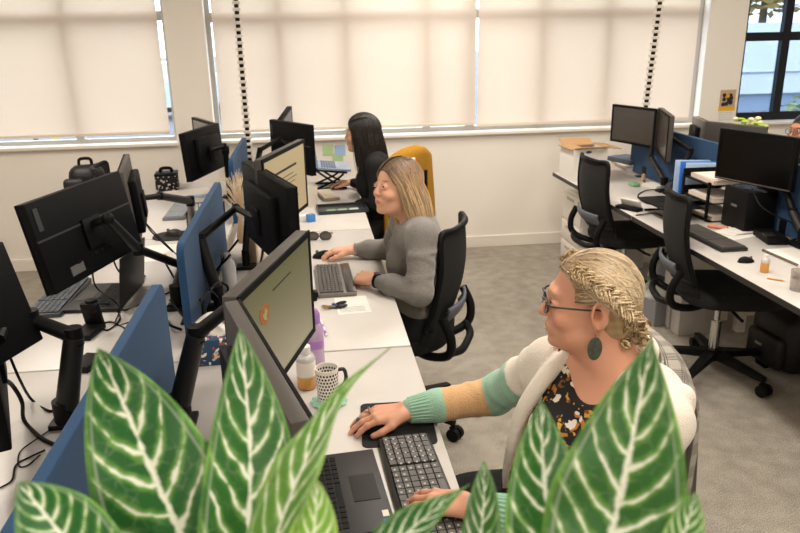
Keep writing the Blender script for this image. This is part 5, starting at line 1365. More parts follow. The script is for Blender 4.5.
def colK(P):
    C = np.tile(L3(CR['cream']), (len(P), 1))
    for sh, el, wr in ((shR, elR, wrR), (shL, elL, wrL)):
        t1, d1 = nearest_seg(P, sh, el); t2, d2 = nearest_seg(P, el, wr)
        arm1 = (d1 < .10) & (d1 <= d2+.005); arm2 = (d2 < .09) & ~arm1
        C[arm1 & (t1 > .45)] = L3(CR['mint'])
        C[arm2] = L3(CR['mint']); C[arm2 & (t2 > .0) & (t2 < .60)] = L3(CR['peach']); C[arm2 & (t2 >= .60)] = L3(CR['mint'])
    return C
S.build('cardigan', M_knit, tA, colK, OA)
# cuffs with ribs
M_mint = mat('mint_rib', '9cc4ab', .95, bump=.6, bscale=300)
for el, wr in ((elR, wrR), (elL, wrL)):
    q = MB(); a = wr+(el-wr)*.02; b = wr+(el-wr)*.36; R_ = frame_to(b-a); Lc = (b-a).length
    q.grid(lambda u, v: R_ @ V(((.034+.012*v+.0022*math.cos(2*PI*u*26))*math.cos(2*PI*u), (.034+.012*v+.0022*math.cos(2*PI*u*26))*math.sin(2*PI*u), v*Lc)), 208, 4)
    q.build('cuff', M_mint, tA, 180, P2(a))
M_trous = mat('black_trousers', '121214', .9, bump=.3, bscale=400)
S = SDF((.2, 1.05, .36), (1.02, 1.85, .72), .008)
for sd in (1, -1):
    k = TA.P(.44, sd*.09, -.02); S.chain([TA.P(.0, sd*.09, .02), k], [.125, .092], .05); S.cap(k, k+V((.02, 0, -.14)), .088, .07, .03)
S.ell(TA.P(0, 0, .05), (.14, .19, .12), TA.R(), .05); S.build('trousers', M_trous, tA, None, OA)
# hair
colsA = hcol('94795a', 'ccb592', 'd6c3a4')
S = SDF(HA.c-V((.2, .2, .2)), HA.c+V((.2, .2, .2)), .0045)
R = HA.Rn()
S.ell(HA.P(-.02, 0, .036), [.0985*HA.s, .0805*HA.s, .0915*HA.s], R, .01)
S.ell(HA.P(-.055, 0, -.03), [.062, .066, .07], R, .03)
S.ell(HA.P(.125, 0, -.03), [.092, .125, .110], R, .008, True)
for sd in (1, -1): S.ell(HA.P(.02, sd*.085, -.035), [.045, .035, .05], R, .01, True)
S.ell(HA.P(-.045, 0, -.105), [.09, .1, .035], R, .012, True)
def colHA(P):
    n = np.sin(P[:, 0]*260+P[:, 2]*90)*.5+np.sin(P[:, 2]*310+P[:, 1]*120)*.5
    return L3('ac9068')[None, :]*(1+.22*n[:, None])
hA = S.build('hair', M_hair, tA, colHA, OA)
st = []
def dirv(az, th): return V((math.sin(th)*math.cos(az), math.sin(th)*math.sin(az), math.cos(th)))
def scalp(H, d, k): return H.P(-.014+.100*k*d.x, .081*k*d.y, .030+.094*k*d.z)
def slerp(a, b, t):
    w_ = max(a.angle(b), 1e-4); return (a*math.sin((1-t)*w_)+b*math.sin(t*w_))/math.sin(w_)
for i in range(1150):
    sd = -1 if rng.random() < .4 else 1
    az0 = sd*rng.uniform(.0, 1.30); th0 = (.98 if abs(az0) < .9 else .98+.35*(abs(az0)-.9)/.4)*rng.uniform(.80, 1.0)
    if rng.random() < .5: th0 *= rng.uniform(.1, .95)
    d0 = dirv(az0, th0); d1 = dirv(sd*rng.uniform(2.15, 3.05), rng.uniform(1.5, 2.05)); kk = 1.02+.035*rng.random(); wv = rng.uniform(0, 6); pts = []
    for k in range(13):
        t = k/12; d = slerp(d0, d1, t); d = (d+V((0, .03*math.sin(5*t+wv), .02*math.sin(4*t+wv)))).normalized(); pts.append(scalp(HA, d, kk+.02*math.sin(PI*t))-OA)
    st.append((pts, rng.random()))
for i in range(240):      # nape, brushed up to the braid
    sd = -1 if rng.random() < .35 else 1
    d0 = dirv(sd*rng.uniform(1.95, 3.1), rng.uniform(1.95, 2.25)); d1 = dirv(sd*rng.uniform(2.1, 2.9), rng.uniform(1.45, 1.75)); kk = 1.005+.03*rng.random()
    st.append(([scalp(HA, slerp(d0, d1, k/7), kk)-OA for k in range(8)], rng.random()*.7))
for i in range(300):      # temples
    sd = -1 if rng.random() < .35 else 1
    d0 = dirv(sd*rng.uniform(.95, 1.35), rng.uniform(1.0, 1.62)); d1 = dirv(sd*rng.uniform(1.7, 2.4), rng.uniform(1.35, 1.55)); kk = 1.025+.02*rng.random()
    st.append(([scalp(HA, slerp(d0, d1, k/9), kk+.015*math.sin(PI*k/9))-OA for k in range(10)], rng.random()))
strand_mesh('hair_strands', tA, st, M_hair, lambda t, tn: colsA(t, tn*1.15-.12), .0021)
# braid over the ear to the nape on both sides, then curls
def braid(sd):
    base = [(.05, .052*sd, .098), (.02, .074*sd, .082), (-.02, .090*sd, .058), (-.058, .088*sd, .026), (-.088, .074*sd, -.010), (-.103, .045*sd, -.038)]
    pts = smooth_pts([HA.P(*b) for b in base], 13); q = []
    n = len(pts)
    for j in range(3):
        strandpts = []
        for i, p in enumerate(pts):
            t = i/(n-1); T = (pts[min(i+1, n-1)]-pts[max(i-1, 0)]).normalized(); out = (p-HA.P(-.02, 0, .02)).normalized(); w_ = T.cross(out).normalized()
            ph = t*PI*7+j*2*PI/3; strandpts.append(p+w_*.013*math.sin(ph)+out*.006*math.sin(2*ph))
        q.append(strandpts)
    return q
sb = []
for sd in (1, -1):
    for core in braid(sd):
        for k in range(26):
            off = V(rng.normal(size=3))*.0040; sb.append(([p+off-OA for p in core], rng.random()*.8+.25))
strand_mesh('braid', tA, sb, M_hair, hcol('b0966f', 'd9c4a2', 'cbb492'), .0016)
sc = []
for i in range(44):
    c = HA.P(rng.uniform(-.125, -.075), rng.uniform(-.01, .085), rng.uniform(-.085, -.015)); ax = V(rng.normal(size=3)).normalized(); u = ax.orthogonal().normalized(); w_ = ax.cross(u); rr = rng.uniform(.005, .0105)
    for k in range(9):
        off = V(rng.normal(size=3))*.0025; sc.append(([c+off+ax*(.006*a_/12)+(u*math.cos(a_*.55)+w_*math.sin(a_*.55))*rr-OA for a_ in range(12)], rng.random()))
strand_mesh('curls', tA, sc, M_hair, hcol('9a7c55', 'd8bf94', 'cbae80'), .0019)
# glasses, earring, ring
M_fr = mat('spectacle_frame', '2b2a28', .3); M_lens = mat('spectacle_lens', 'f4f6f8', .03, alpha=.10)
gt = MB()
for sd in (1, -1):
    ring = [HA.P(.108-.006*abs(math.cos(a)), sd*.034+.024*math.cos(a), .004+.0165*math.sin(a)) for a in [2*PI*k/20 for k in range(21)]]
    gt.tube([p-OA for p in ring], .0021, n=6, sub=1)
    gt.tube([HA.P(.102, sd*.058, .012)-OA, HA.P(.088, sd*.074, .014)-OA, HA.P(.02, sd*.082, .012)-OA, HA.P(-.012, sd*.083, .012)-OA, HA.P(-.03, sd*.081, -.006)-OA], .0023, n=6)
gt.tube([HA.P(.107, .010, .008)-OA, HA.P(.111, 0, .011)-OA, HA.P(.107, -.010, .008)-OA], .0018, n=6)
gl = gt.build('glasses', M_fr, tA, 60)
for sd in (1, -1):
    Rl = HA.R; q = MB(); q.ell(HA.P(.104, sd*.034, .004)-OA, (.0012, .0225, .0155), Rl, 20, 8); q.build('lens', M_lens, gl, 60)
e = HA.P(-.004, .083, -.046)
t_ = MB(); Re = HA.R @ Matrix.Rotation(.15, 3, 'Z')
t_.ell(e+HA.R @ V((0, .004, -.032))-OA, (.0165, .0022, .028), Re, 18, 10); t_.tube([e-OA, e+HA.R @ V((0, .003, -.006))-OA], .0012, n=5)
t_.build('earring', mat('oxidised_metal', '4d5449', .45, metal=.4, var=.35, vscale=90, bump=.5, bscale=200), tA, 60)
rp = wrR+unit((-.96, -.10, .02))*.105+V((0, .012, .004))
MB().lathe([(.0098, -.0016), (.0112, 0), (.0098, .0016)], n=20, M=frame_to((-.96, -.1, -.25)).to_4x4()).ell((0, 0, .0115), (.003, .003, .003), nu=8, nv=6).build('ring', M_silver, tA, 60, P2(rp))

# ---------- woman in the grey sweater
HB = Head((.345, 2.93, 1.155), math.radians(206), .08, .97)
nkB = V((.415, 2.955, 1.02)); TB = Torso((.47, 3.00, .53), nkB, (-.97, .12, 0))
shR, shL = V((.395, 3.10, .975)), V((.430, 2.795, .980)); elR, wrR = V((.36, 3.30, .775)), V((.175, 3.335, .772)); elL, wrL = V((.40, 2.70, .765)), V((.235, 2.86, .775))
tB = thing('person', 'woman with straight blonde hair in a grey sweater leaning on the middle desk', 'person', (.47, 3.00, .46)); OB = V(tB.location)
S = SDF((-.06, 2.55, .44), (.80, 3.46, 1.30), .0042)
add_head(S, HB, nkB, .047, .80, .006, True); torso_sdf(S, TB, -.006, .95, .95, .4)
for sh, el, wr, sd in ((shR, elR, wrR, -1), (shL, elL, wrL, 1)): S.chain([TB.P(0, sd*.06, .9), sh, el], [.046, .046, .036], .03); S.chain([el, wr], [.036, .025], .02)
hand(S, wrR, (-.97, .15, -.0), (.1, 0, 1), (0, -1, 0), {'curl': [.35, .4, .3], 'palm': .02})
hand(S, wrL, (-.75, .62, .10), (-.2, -.3, 1), (.3, .8, .3), {'curl': [.75, .9, .5], 'palm': .15})
for sd in (1, -1): S.chain([TB.P(.0, sd*.09, .02), TB.P(.40, sd*.09, 0)], [.09, .07], .05)
S.build('body', M_skin, tB, lambda P: head_color(HB, P, 'e0ab8c', 'c07c6c', '7d5d44', .18, '4f4a3c'), OB)
M_sweat = mat('grey_sweater', '807b75', .95, bump=1.0, bscale=230, var=.12, vscale=160, sheen=.3)
S = SDF((.10, 2.52, .42), (.84, 3.48, 1.09), .005)
torso_sdf(S, TB, .014, .98, 1.0, .4, .005)
for sh, el, wr, sd in ((shR, elR, wrR, -1), (shL, elL, wrL, 1)):
    S.chain([TB.P(0, sd*.06, .9), sh, el], [.058, .060, .054], .03); S.chain([el, wr+(el-wr)*.4, wr+(el-wr)*.16], [.054, .045, .034], .02)
    for q in range(4):
        f = .3+.2*q; S.ell(sh+(el-sh)*f, (.0615-.002*q, .016, .0615-.002*q), np.array(frame_to(el-sh)) @ np.array(Matrix.Rotation(PI/2+.4*((-1)**q), 3, 'X')), .014)
for q in range(4): S.ell(TB.P(.0, 0, .12+.13*q), (.122+.008*(q % 2), .170-.008*(q % 2), .025), np.array(TB.R()) @ np.array(Matrix.Rotation(.18*((-1)**q), 3, 'X')), .03)
S.ell(TB.P(.02, 0, 1.06), (.068, .066, .075), TB.R(), .014, True)
S.build('sweater', M_sweat, tB, None, OB)
S = SDF((.05, 2.7, .40), (.80, 3.4, .74), .008)
for sd in (1, -1): S.chain([TB.P(.0, sd*.09, .02), TB.P(.43, sd*.09, -.0)], [.115, .085], .05)
S.ell(TB.P(0, 0, .04), (.13, .18, .12), TB.R(), .05); S.build('trousers', M_trous, tB, None, OB)
colsB = hcol('564230', '886c50', 'bf9f7a', 'd3b690', 'c6a47c')
def long_hair(H, n, length, part, az_face, seed, lift=1.05, frontcut=None, body=0, back=.035):
    r = np.random.default_rng(seed); out = []
    for i in range(n):
        m = r.uniform(-.95, 1.0); sgn = 1 if r.random() < .5 else -1            # along the parting: -.95 forehead .. 1 crown
        d0 = V((-math.sin(m), .10*sgn+part, math.cos(m))).normalized() if m < 0 else V((-math.sin(m), .06*sgn+part, math.cos(m))).normalized()
        q = (m+.95)/1.95; az = sgn*min(PI, az_face+(PI-az_face)*(q**1.1)+r.uniform(-.12, .18)); d1 = V((math.sin(1.66)*math.cos(az), math.sin(1.66)*math.sin(az), math.cos(1.66)))
        lf = lift*(1+.03*r.random()); ln = length*(.85+.25*r.random()); pts = []
        for k in range(9):
            t = k/8; d = slerp(d0, d1, t); bulge = 1+.02*math.sin(PI*t*.5); pts.append(scalp(H, d, lf*bulge))
        p = pts[-1]; outw = p-H.P(-.012, 0, 0); outw.z = 0; outw.normalize(); wob = r.uniform(0, 6); ln *= .9+.2*r.random()
        for k in range(1, 10):
            t = k/9; flare = .012*math.sin(t*PI*.7)+body*t*t
            pts.append(p+V((0, 0, -1))*ln*t+outw*flare-H.R @ V((back*t, 0, 0))+H.R @ V((0, .010*t*math.sin(4*t+wob), 0)))
        out.append((pts, r.random()))
    return out
M_hairS = M_hair
S = SDF(HB.c-V((.2, .2, .34)), HB.c+V((.2, .2, .2)), .005); R = HB.Rn()
S.ell(HB.P(-.016, 0, .034), [.099, .080, .090], R, .01)
S.cap(HB.P(-.045, .036, .0), HB.P(-.07, .045, -.20), .040, .03, .03); S.cap(HB.P(-.045, -.036, .0), HB.P(-.07, -.045, -.20), .040, .03, .03); S.cap(HB.P(-.06, 0, 0), HB.P(-.085, 0, -.16), .05, .035, .04)
S.ell(HB.P(.12, 0, -.035), [.09, .085, .115], R, .008, True)
S.ell(HB.P(-.0, 0, -.16), [.07, .05, .10], R, .01, True)
S.build('hair', M_hair, tB, lambda P: L3('6b4c31')[None, :]+(L3('b08a5e')-L3('6b4c31'))[None, :]*np.clip((HB.c.z+.06-P[:, 2])/.12, 0, 1)[:, None], OB)
strand_mesh('hair_strands', tB, [([p-OB for p in pts], tn) for pts, tn in long_hair(HB, 1000, .235, 0, 1.0, 5, 1.03, body=-.045, back=.085)], M_hair, colsB, .0026)
# bracelet and watch
for w_, el, nm, mm, rr in ((wrR, elR, 'bracelet', M_silver, .030), (wrL, elL, 'watch', M_black, .031)):
    c = w_+(el-w_)*.06; q = MB(); q.lathe([(rr-.002, -.006), (rr+.002, -.006), (rr+.002, .006), (rr-.002, .006), (rr-.002, -.006)], n=26, M=frame_to(el-w_).to_4x4())
    o = q.build(nm, mm, tB, 60, c-OB)
    if nm == 'watch': MB().box((0, -.008, rr+.003), (.03, .026, .009), bev=.003).build('watch_face', M_dark, o)

# ---------- woman with long black hair
HC = Head((.325, 4.62, 1.158), math.radians(172), -.02, 1.0)
nkC = V((.385, 4.62, 1.04)); TC = Torso((.46, 4.62, .53), nkC, (-1, .05, 0))
shR, shL = V((.385, 4.78, .975)), V((.395, 4.46, .97)); elR, wrR = V((.40, 4.86, .765)), V((.265, 5.0, .772)); elL, wrL = V((.385, 4.40, .75)), V((.27, 4.60, .70))
tC = thing('person', 'woman with long black hair in a black top sitting by the blinds', 'person', (.46, 4.62, .46)); OC = V(tC.location)
S = SDF((.05, 4.25, .44), (.75, 5.12, 1.32), .0052)
add_head(S, HC, nkC, .048, .85, .004, True); torso_sdf(S, TC, -.006, .92, .92, .4)
for sh, el, wr, sd in ((shR, elR, wrR, -1), (shL, elL, wrL, 1)): S.chain([TC.P(0, sd*.06, .9), sh, el], [.046, .046, .036], .03); S.chain([el, wr], [.036, .025], .02)
hand(S, wrR, (-.97, .15, 0), (.1, 0, 1), (0, -1, 0), {'curl': [.35, .4, .3]}); hand(S, wrL, (-.8, .4, -.3), (.1, 0, 1), (.3, .8, 0), {'curl': [.5, .5, .3]})
for sd in (1, -1): S.chain([TC.P(.0, sd*.09, .02), TC.P(.40, sd*.09, 0)], [.09, .07], .05)
S.build('body', M_skin, tC, lambda P: head_color(HC, P, 'd6a283', 'b0625a', '1d1613', .2), OC)
M_btop = mat('black_top', '100f10', .92, bump=.5, bscale=260)
S = SDF((.15, 4.25, .42), (.78, 5.1, 1.09), .006); torso_sdf(S, TC, .014, .98, 1.0, .4)
for sh, el, wr, sd in ((shR, elR, wrR, -1), (shL, elL, wrL, 1)): S.chain([TC.P(0, sd*.06, .9), sh, el], [.054, .052, .044], .03); S.chain([el, wr+(el-wr)*.15], [.044, .034], .02)
S.ell(TC.P(.02, 0, 1.06), (.066, .066, .07), TC.R(), .014, True); S.build('top', M_btop, tC, None, OC)
S = SDF((.0, 4.3, .40), (.76, 4.95, .74), .009)
for sd in (1, -1): S.chain([TC.P(.0, sd*.09, .02), TC.P(.43, sd*.09, -.0)], [.11, .085], .05)
S.ell(TC.P(0, 0, .04), (.13, .17, .12), TC.R(), .05); S.build('trousers', M_trous, tC, None, OC)
S = SDF(HC.c-V((.2, .2, .36)), HC.c+V((.2, .2, .2)), .006); R = HC.Rn()
S.ell(HC.P(-.012, 0, .034), [.104, .084, .095], R, .01)
S.cap(HC.P(-.035, .040, .0), HC.P(-.045, .055, -.24), .042, .035, .03); S.cap(HC.P(-.035, -.040, .0), HC.P(-.045, -.055, -.24), .042, .035, .03); S.cap(HC.P(-.06, 0, 0), HC.P(-.09, 0, -.24), .055, .045, .04)
S.ell(HC.P(.135, 0, -.035), [.09, .09, .115], R, .008, True); S.build('hair', M_hair, tC, lambda P: np.tile(L3('1a1512'), (len(P), 1)), OC)
strand_mesh('hair_strands', tC, [([p-OC for p in pts], tn) for pts, tn in long_hair(HC, 700, .27, 0, .85, 9, 1.07)], M_hair, hcol('1a1411', '231a15', '1c1512'), .0028)

# ---------- person beyond the divider, cut by the picture edge
HD = Head((3.27, 4.48, 1.085), math.radians(190), .05, 1.0)
nkD = V((3.33, 4.48, .945)); TD = Torso((3.38, 4.48, .50), nkD, (-1, -.1, 0))
tD = thing('person', 'dark haired person with glasses at the picture edge beyond the divider', 'person', (3.38, 4.48, .46)); OD = V(tD.location)
shR, shL = V((3.34, 4.66, .89)), V((3.34, 4.30, .89)); elR, wrR = V((3.22, 4.74, .77)), V((3.02, 4.64, .775)); elL, wrL = V((3.22, 4.22, .77)), V((3.02, 4.32, .775))
S = SDF((2.8, 4.1, .42), (3.6, 4.9, 1.24), .006)
add_head(S, HD, nkD, .054); torso_sdf(S, TD, -.004)
for sh, el, wr, sd in ((shR, elR, wrR, -1), (shL, elL, wrL, 1)):
    S.chain([TD.P(0, sd*.06, .9), sh, el], [.05, .05, .04], .03); S.chain([el, wr], [.04, .027], .02); hand(S, wr, (-1, 0, 0), (0, 0, 1), (0, sd*-1, 0), {'curl': [.3, .3, .2]})
S.build('body', M_skin, tD, lambda P: head_color(HD, P, 'c98868', 'a8584e', '241a16', .5), OD)
S = SDF((2.95, 4.1, .42), (3.62, 4.9, 1.0), .007); torso_sdf(S, TD, .014, 1.02, 1.02)
for sh, el, wr, sd in ((shR, elR, wrR, -1), (shL, elL, wrL, 1)): S.chain([TD.P(0, sd*.06, .9), sh, el], [.064, .066, .054], .03); S.chain([el, wr+(el-wr)*.15], [.054, .036], .02)
S.ell(TD.P(.02, 0, 1.06), (.07, .07, .07), TD.R(), .014, True); S.build('top', M_btop, tD, None, OD)
S = SDF((2.85, 4.2, .38), (3.6, 4.8, .70), .01)
for sd in (1, -1): S.chain([TD.P(.0, sd*.09, .02), TD.P(.42, sd*.09, .0)], [.11, .085], .05)
S.build('trousers', M_trous, tD, None, OD)
S = SDF(HD.c-V((.2, .2, .2)), HD.c+V((.2, .2, .2)), .006); R = HD.Rn()
S.ell(HD.P(-.016, 0, .036), [.100, .083, .094], R, .01); S.ell(HD.P(-.05, 0, -.03), [.06, .07, .06], R, .03); S.ell(HD.P(.125, 0, -.03), [.08, .1, .105], R, .008, True); S.ell(HD.P(-.02, 0, -.125), [.1, .1, .05], R, .01, True)
S.build('hair', M_hair, tD, lambda P: np.tile(L3('1d1613'), (len(P), 1)), OD)
gt = MB()
for sd in (1, -1):
    gt.tube([HD.P(.108-.006*abs(math.cos(a)), sd*.034+.024*math.cos(a), .004+.0165*math.sin(a))-OD for a in [2*PI*k/16 for k in range(17)]], .0024, n=6, sub=1)
    gt.tube([HD.P(.102, sd*.058, .012)-OD, HD.P(.06, sd*.08, .013)-OD, HD.P(-.02, sd*.084, .01)-OD], .0024, n=6)
gt.tube([HD.P(.108, .010, .008)-OD, HD.P(.108, -.010, .008)-OD], .002, n=5, sub=1)
gt.build('glasses', mat('grey_frame', '7a7f86', .3, metal=.5), tD, 60)
# ------------------------------------------------------------------ striped house plants in front of the camera, on a cabinet below the frame
def leaf_mat():
    m = bpy.data.materials.new('striped_leaf'); m.use_nodes = True; N = m.node_tree.nodes; L = m.node_tree.links; b = N['Principled BSDF']
    b.inputs['Roughness'].default_value = .45; b.inputs['Specular IOR Level'].default_value = .28
    uv = N.new('ShaderNodeUVMap'); uv.uv_map = 'UVMap'; sp = N.new('ShaderNodeSeparateXYZ'); L.new(uv.outputs[0], sp.inputs[0])
    oi = N.new('ShaderNodeObjectInfo')
    def M2(op, a, c=None, d=None):
        x = N.new('ShaderNodeMath'); x.operation = op
        for i, qv in enumerate((a, c, d)):
            if qv is None: continue
            if isinstance(qv, (int, float)): x.inputs[i].default_value = qv
            else: L.new(qv, x.inputs[i])
        return x.outputs[0]
    nz = N.new('ShaderNodeTexNoise'); nz.inputs['Scale'].default_value = 26; nz.inputs['Detail'].default_value = 3
    tc = N.new('ShaderNodeTexCoord'); L.new(tc.outputs['Object'], nz.inputs['Vector'])
    n0 = M2('SUBTRACT', nz.outputs['Fac'], .5)
    nf = N.new('ShaderNodeTexNoise'); nf.inputs['Scale'].default_value = 110; nf.inputs['Detail'].default_value = 3; L.new(tc.outputs['Object'], nf.inputs['Vector'])
    n1 = M2('SUBTRACT', nf.outputs['Fac'], .5)
    s = sp.outputs[0]; t0 = M2('MULTIPLY_ADD', sp.outputs[1], 2.0, -1.0)      # s: base 0 .. tip 1
    at_ = M2('ABSOLUTE', t0); side = M2('MULTIPLY', M2('GREATER_THAN', t0, 0), .45)
    q = M2('SUBTRACT', M2('MULTIPLY', s, 8.2), M2('MULTIPLY', M2('POWER', at_, 1.35), 2.0)); q = M2('ADD', M2('ADD', q, side), M2('MULTIPLY', n0, .95))
    fr = M2('ABSOLUTE', M2('SUBTRACT', M2('FRACT', M2('ADD', q, 10.0)), .5))      # 0 at the vein
    th = M2('ADD', M2('SUBTRACT', .125, M2('MULTIPLY', at_, .07)), M2('MULTIPLY', n1, .34))
    vein = M2('SMOOTH_MIN', 1.0, M2('MAXIMUM', 0.0, M2('MULTIPLY', M2('SUBTRACT', th, fr), 16.0)), .1)
    fade = M2('MINIMUM', 1.0, M2('MAXIMUM', 0.0, M2('MULTIPLY', M2('SUBTRACT', .93, at_), 8.0))); vein = M2('MULTIPLY', vein, fade)
    mid = M2('MINIMUM', 1.0, M2('MAXIMUM', 0.0, M2('MULTIPLY', M2('SUBTRACT', M2('ADD', .065, M2('MULTIPLY', n1, .16)), at_), 26.0)))
    rim = M2('MINIMUM', 1.0, M2('MAXIMUM', 0.0, M2('MULTIPLY', M2('SUBTRACT', .04, M2('ABSOLUTE', M2('SUBTRACT', at_, .84))), 22.0))); rim = M2('MULTIPLY', rim, .35)
    vo = N.new('ShaderNodeTexVoronoi'); vo.feature = 'DISTANCE_TO_EDGE'; vo.inputs['Scale'].default_value = 95; L.new(tc.outputs['Object'], vo.inputs['Vector'])
    web = M2('MINIMUM', 1.0, M2('MAXIMUM', 0.0, M2('MULTIPLY', M2('SUBTRACT', M2('ADD', .05, M2('MULTIPLY', n1, .25)), vo.outputs['Distance']), 9.0)))
    web = M2('MULTIPLY', web, .13)
    w_ = M2('MAXIMUM', M2('MAXIMUM', M2('MAXIMUM', vein, mid), rim), web)
    halo = M2('MINIMUM', 1.0, M2('MAXIMUM', 0.0, M2('MULTIPLY', M2('SUBTRACT', M2('ADD', th, .20), fr), 3.6)))
    edge = M2('MAXIMUM', 0.0, M2('MULTIPLY', M2('SUBTRACT', at_, .86), 7.0)); halo = M2('MINIMUM', 1.0, M2('MAXIMUM', halo, edge)); halo = M2('MULTIPLY', halo, M2('MULTIPLY_ADD', n0, 2.6, .62))
    def mx(f, a, c):
        x = N.new('ShaderNodeMix'); x.data_type = 'RGBA'; L.new(f, x.inputs[0])
        for i, v in ((6, a), (7, c)):
            if isinstance(v, str): x.inputs[i].default_value = lin(v)
            else: L.new(v, x.inputs[i])
        return x.outputs[2]
    at2 = N.new('ShaderNodeAttribute'); at2.attribute_type = 'OBJECT'; at2.attribute_name = 'pale'
    dark = mx(at2.outputs['Fac'], '225f24', '7fae40'); mid_g = mx(at2.outputs['Fac'], '86b954', 'bcd874')
    g = mx(halo, dark, mid_g); col = mx(w_, g, 'eef3dc'); L.new(col, b.inputs['Base Color'])
    bp = N.new('ShaderNodeBump'); bp.inputs['Strength'].default_value = .45; bp.inputs['Distance'].default_value = .002; L.new(M2('SUBTRACT', 1.0, vein), bp.inputs['Height']); L.new(bp.outputs[0], b.inputs['Normal'])
    b.inputs['Subsurface Weight'].default_value = .0
    return m
M_leaf = leaf_mat(); M_stem = mat('plant_stem', '5d8a3c', .5)
def leaf(root, mid, wpx, twist=0, fold=.22, pale=0, curl=0, asym=0, stem_to=None, prof=(.9, .5), wav=.05):
    """mid: (px, py, distance) from tip to base; wpx half width in pixels at the widest"""
    pts = smooth_pts([atd(*p) for p in mid], 8); n = len(pts)-1
    dist = sum(p[2] for p in mid)/len(mid); hw = wpx*dist/FPX
    ns = 44; nt = 22; vs = []; uvs = []; fs = []
    Ltot = n; pa, pb = prof; mxv = (pa/(pa+pb))**pa*(pb/(pa+pb))**pb
    for i in range(ns+1):
        s = i/ns; f = s*n; k = min(int(f), n-1); fr = f-k; c = pts[k]*(1-fr)+pts[k+1]*fr
        T = (pts[min(k+1, n)]-pts[max(k-1, 0)]).normalized(); vd = (c-CAM).normalized()
        lat = T.cross(vd).normalized(); nor = lat.cross(T).normalized()
        if nor.dot(vd) > 0: nor = -nor
        a = twist if not callable(twist) else twist(s); la = lat*math.cos(a)+nor*math.sin(a); no = nor*math.cos(a)-lat*math.sin(a)
        w = hw*max((max(s, 1e-4)**pa)*((1.0005-s)**pb)/mxv, .02 if s > .02 else .002)
        for j in range(nt+1):
            t = j/nt*2-1
            off = no*(w*fold*(abs(t)-.35*t*t) - curl*w*t*t + wav*w*math.sin(s*16+t*2)*abs(t)**2)
            vs.append(c+la*(w*t*(1+asym*t))+off); uvs.append((1-s, j/nt))
    for i in range(ns):
        for j in range(nt): fs.append((i*(nt+1)+j, i*(nt+1)+j+1, (i+1)*(nt+1)+j+1, (i+1)*(nt+1)+j))
    o0 = V(root.location)
    me = bpy.data.meshes.new('leaf'); me.from_pydata([v-o0 for v in vs], [], fs); me.polygons.foreach_set('use_smooth', [True]*len(fs))
    ul = me.uv_layers.new(name='UVMap')
    for lp in me.loops: ul.data[lp.index].uv = uvs[lp.vertex_index]
    me.materials.append(M_leaf); o = bpy.data.objects.new('leaf', me); COL.objects.link(o); o.parent = root; o['pale'] = float(pale)
    sm = o.modifiers.new('s', 'SOLIDIFY'); sm.thickness = .0006; sm.offset = 0
    if stem_to is not None:
        b = pts[-1]; e = V(stem_to); MB().tube([b-o0, (b*.6+e*.4)+V((0, 0, -.02))-o0, e-o0], .0035, n=8).build('stem', M_stem, root, 60)
    return o
def plant(label, x, y, zb):
    t = thing('potted_plant', label, 'potted plant', (x, y, zb))
    MB().lathe([(.06, 0), (.062, .003), (.082, .13), (.086, .135), (.086, .145), (.077, .145), (.074, .12), (0, .12)], n=32).build('pot', mat('pot_white', 'e4dfd6', .4), t, 60)
    MB().lathe([(.074, .118), (.05, .128), (0, .132)][::-1], n=20).build('soil', mat('soil', '3a2c20', .95, bump=1, bscale=80), t, 60)
    return t
CABZ = .98
t = thing('storage_cabinet', 'white storage cabinet under the striped plants', 'cabinet', (.08, .33, 0))
MB().box((0, 0, CABZ/2+.03), (1.1, .36, CABZ-.06), bev=.004).build('body', M_ped, t); MB().box((0, 0, .03), (1.04, .30, .06)).build('plinth', M_dark, t)
for s_ in (-1, 1):
    d_ = MB().box((s_*.273, -.187, CABZ/2+.03), (.54, .014, CABZ-.08), bev=.002).build('door', M_ped, t); MB().cyl((s_*.04, -.21, .62), (s_*.04, -.21, .78), .006, n=10).build('handle', M_silver, d_)
pl1 = plant('plant with big white striped leaves in front of the blue divider and dark monitor', -.12, .36, CABZ)
pl2 = plant('plant with green leaves striped in white, in front of the woman with glasses', .26, .36, CABZ)
s1 = V((-.12, .36, CABZ+.12)); s2 = V((.26, .36, CABZ+.12))
leaf(pl1, [(98, 348, .56), (122, 400, .56), (148, 462, .55), (180, 533, .55), (215, 620, .56)], 57, .15, .25, 0, stem_to=s1+V((-.03, .02, 0)), prof=(0.90, .42))
leaf(pl1, [(18, 482, .50), (46, 516, .50), (76, 556, .50), (110, 620, .51)], 38, -.25, .25, .0, stem_to=s1+V((-.04, 0, 0)), prof=(0.90, .5))
leaf(pl1, [(240, 328, .55), (246, 390, .545), (250, 455, .54), (248, 533, .54), (244, 610, .55)], 45, -.1, .3, .05, stem_to=s1+V((.0, .02, 0)), prof=(0.96, .40))
leaf(pl1, [(392, 346, .50), (346, 388, .49), (316, 440, .48), (290, 500, .48), (262, 580, .49)], 31, .7, .5, .40, stem_to=s1+V((.03, 0, 0)), prof=(1.9, .45), wav=.12)
leaf(pl1, [(316, 478, .47), (315, 520, .47), (306, 570, .47), (296, 620, .48)], 26, -.3, .25, .85, stem_to=s1+V((.02, -.02, 0)), prof=(0.90, .5))
leaf(pl1, [(208, 440, .57), (200, 500, .58), (196, 560, .58), (200, 620, .58)], 36, .3, .25, .1, stem_to=s1+V((-.01, .03, 0)), prof=(0.93, .5))
leaf(pl2, [(470, 484, .47), (440, 506, .47), (405, 536, .475), (360, 585, .48)], 24, .5, .4, .0, stem_to=s2+V((-.06, -.02, 0)), prof=(1.7, .5))
leaf(pl2, [(484, 460, .53), (484, 500, .53), (480, 550, .53), (476, 610, .53)], 19, .2, .25, .1, stem_to=s2+V((-.03, .01, 0)), prof=(0.90, .45))
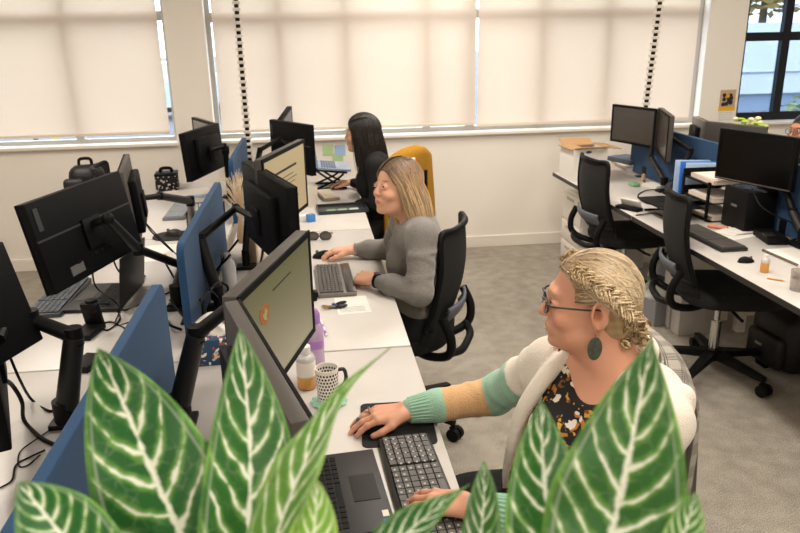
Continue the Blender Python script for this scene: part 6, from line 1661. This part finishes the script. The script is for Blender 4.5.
leaf(pl2, [(541, 399, .50), (542, 445, .50), (546, 500, .50), (552, 560, .50), (556, 620, .51)], 42, -.1, .25, .05, stem_to=s2+V((-.02, -.01, 0)), prof=(1.00, .42))
leaf(pl2, [(652, 338, .47), (640, 400, .47), (626, 470, .47), (612, 533, .475), (592, 630, .48)], 62, .05, .22, .08, stem_to=s2+V((.03, 0, 0)), prof=(1.08, .42))
leaf(pl2, [(696, 492, .46), (688, 520, .46), (676, 560, .46), (660, 620, .47)], 18, -.2, .25, .15, stem_to=s2+V((.05, -.02, 0)), prof=(0.93, .5))
leaf(pl2, [(585, 455, .53), (580, 500, .53), (575, 550, .53), (570, 620, .53)], 30, .1, .25, .0, stem_to=s2+V((.0, .03, 0)), prof=(0.98, .45))

# ------------------------------------------------------------------ repeats share a group phrase
GROUPS = {'office chair': 'black mesh office chairs', 'desk': 'white office desks', 'desk divider': 'blue felt desk dividers', 'monitor': 'computer monitors on the desks', 'monitor arm': 'black monitor arms clamped to the desks',
          'keyboard': 'keyboards on the desks', 'laptop': 'open laptops on the desks', 'computer mouse': 'computer mice on the desks', 'mouse mat': 'dark mouse mats', 'roller blind': 'beige roller blinds at the windows', 'ceiling light': 'long white ceiling lights',
          'car': 'cars parked outside', 'shrub': 'shrubs outside the windows', 'sticky note': 'sticky notes on the wall', 'book': 'books stacked by the blind', 'sheet of paper': 'loose sheets on the desks', 'papers': 'papers in the letter tray', 'letter': 'letters by the docking box',
          'cable': 'black cables on and behind the desks', 'cable spine': 'black and white cable spines', 'waste bin': 'waste bins under the desk', 'potted plant': 'striped house plants', 'person': 'people working at the desks', 'backpack': 'black backpacks', 'folder': 'folders on the desks'}
for o in bpy.data.objects:
    if o.parent is None and o.get('category') in GROUPS: o['group'] = GROUPS[o['category']]
# ------------------------------------------------------------------ camera and view
cd = bpy.data.cameras.new('camera'); cam = bpy.data.objects.new('camera', cd); COL.objects.link(cam)
MC = Matrix.Identity(4)
for i, a in enumerate((_R, -_D, -_F)): MC[0][i], MC[1][i], MC[2][i] = a
MC.translation = CAM; cam.matrix_world = MC
cd.sensor_fit = 'HORIZONTAL'; cd.sensor_width = 36; cd.lens = FPX/800*36; cd.clip_start = .05; cd.clip_end = 300
cd.dof.use_dof = True; cd.dof.focus_distance = 1.9; cd.dof.aperture_fstop = 9
SC.camera = cam
vs = SC.view_settings; SC.display_settings.display_device = 'sRGB'; vs.view_transform = 'Standard'; vs.look = 'None'; vs.gamma = 1; vs.use_curve_mapping = False; vs.exposure = 0.0
cy = SC.cycles; cy.use_denoising = True; cy.max_bounces = 8; cy.transparent_max_bounces = 12; cy.sample_clamp_indirect = 6; cy.caustics_reflective = False; cy.caustics_refractive = False
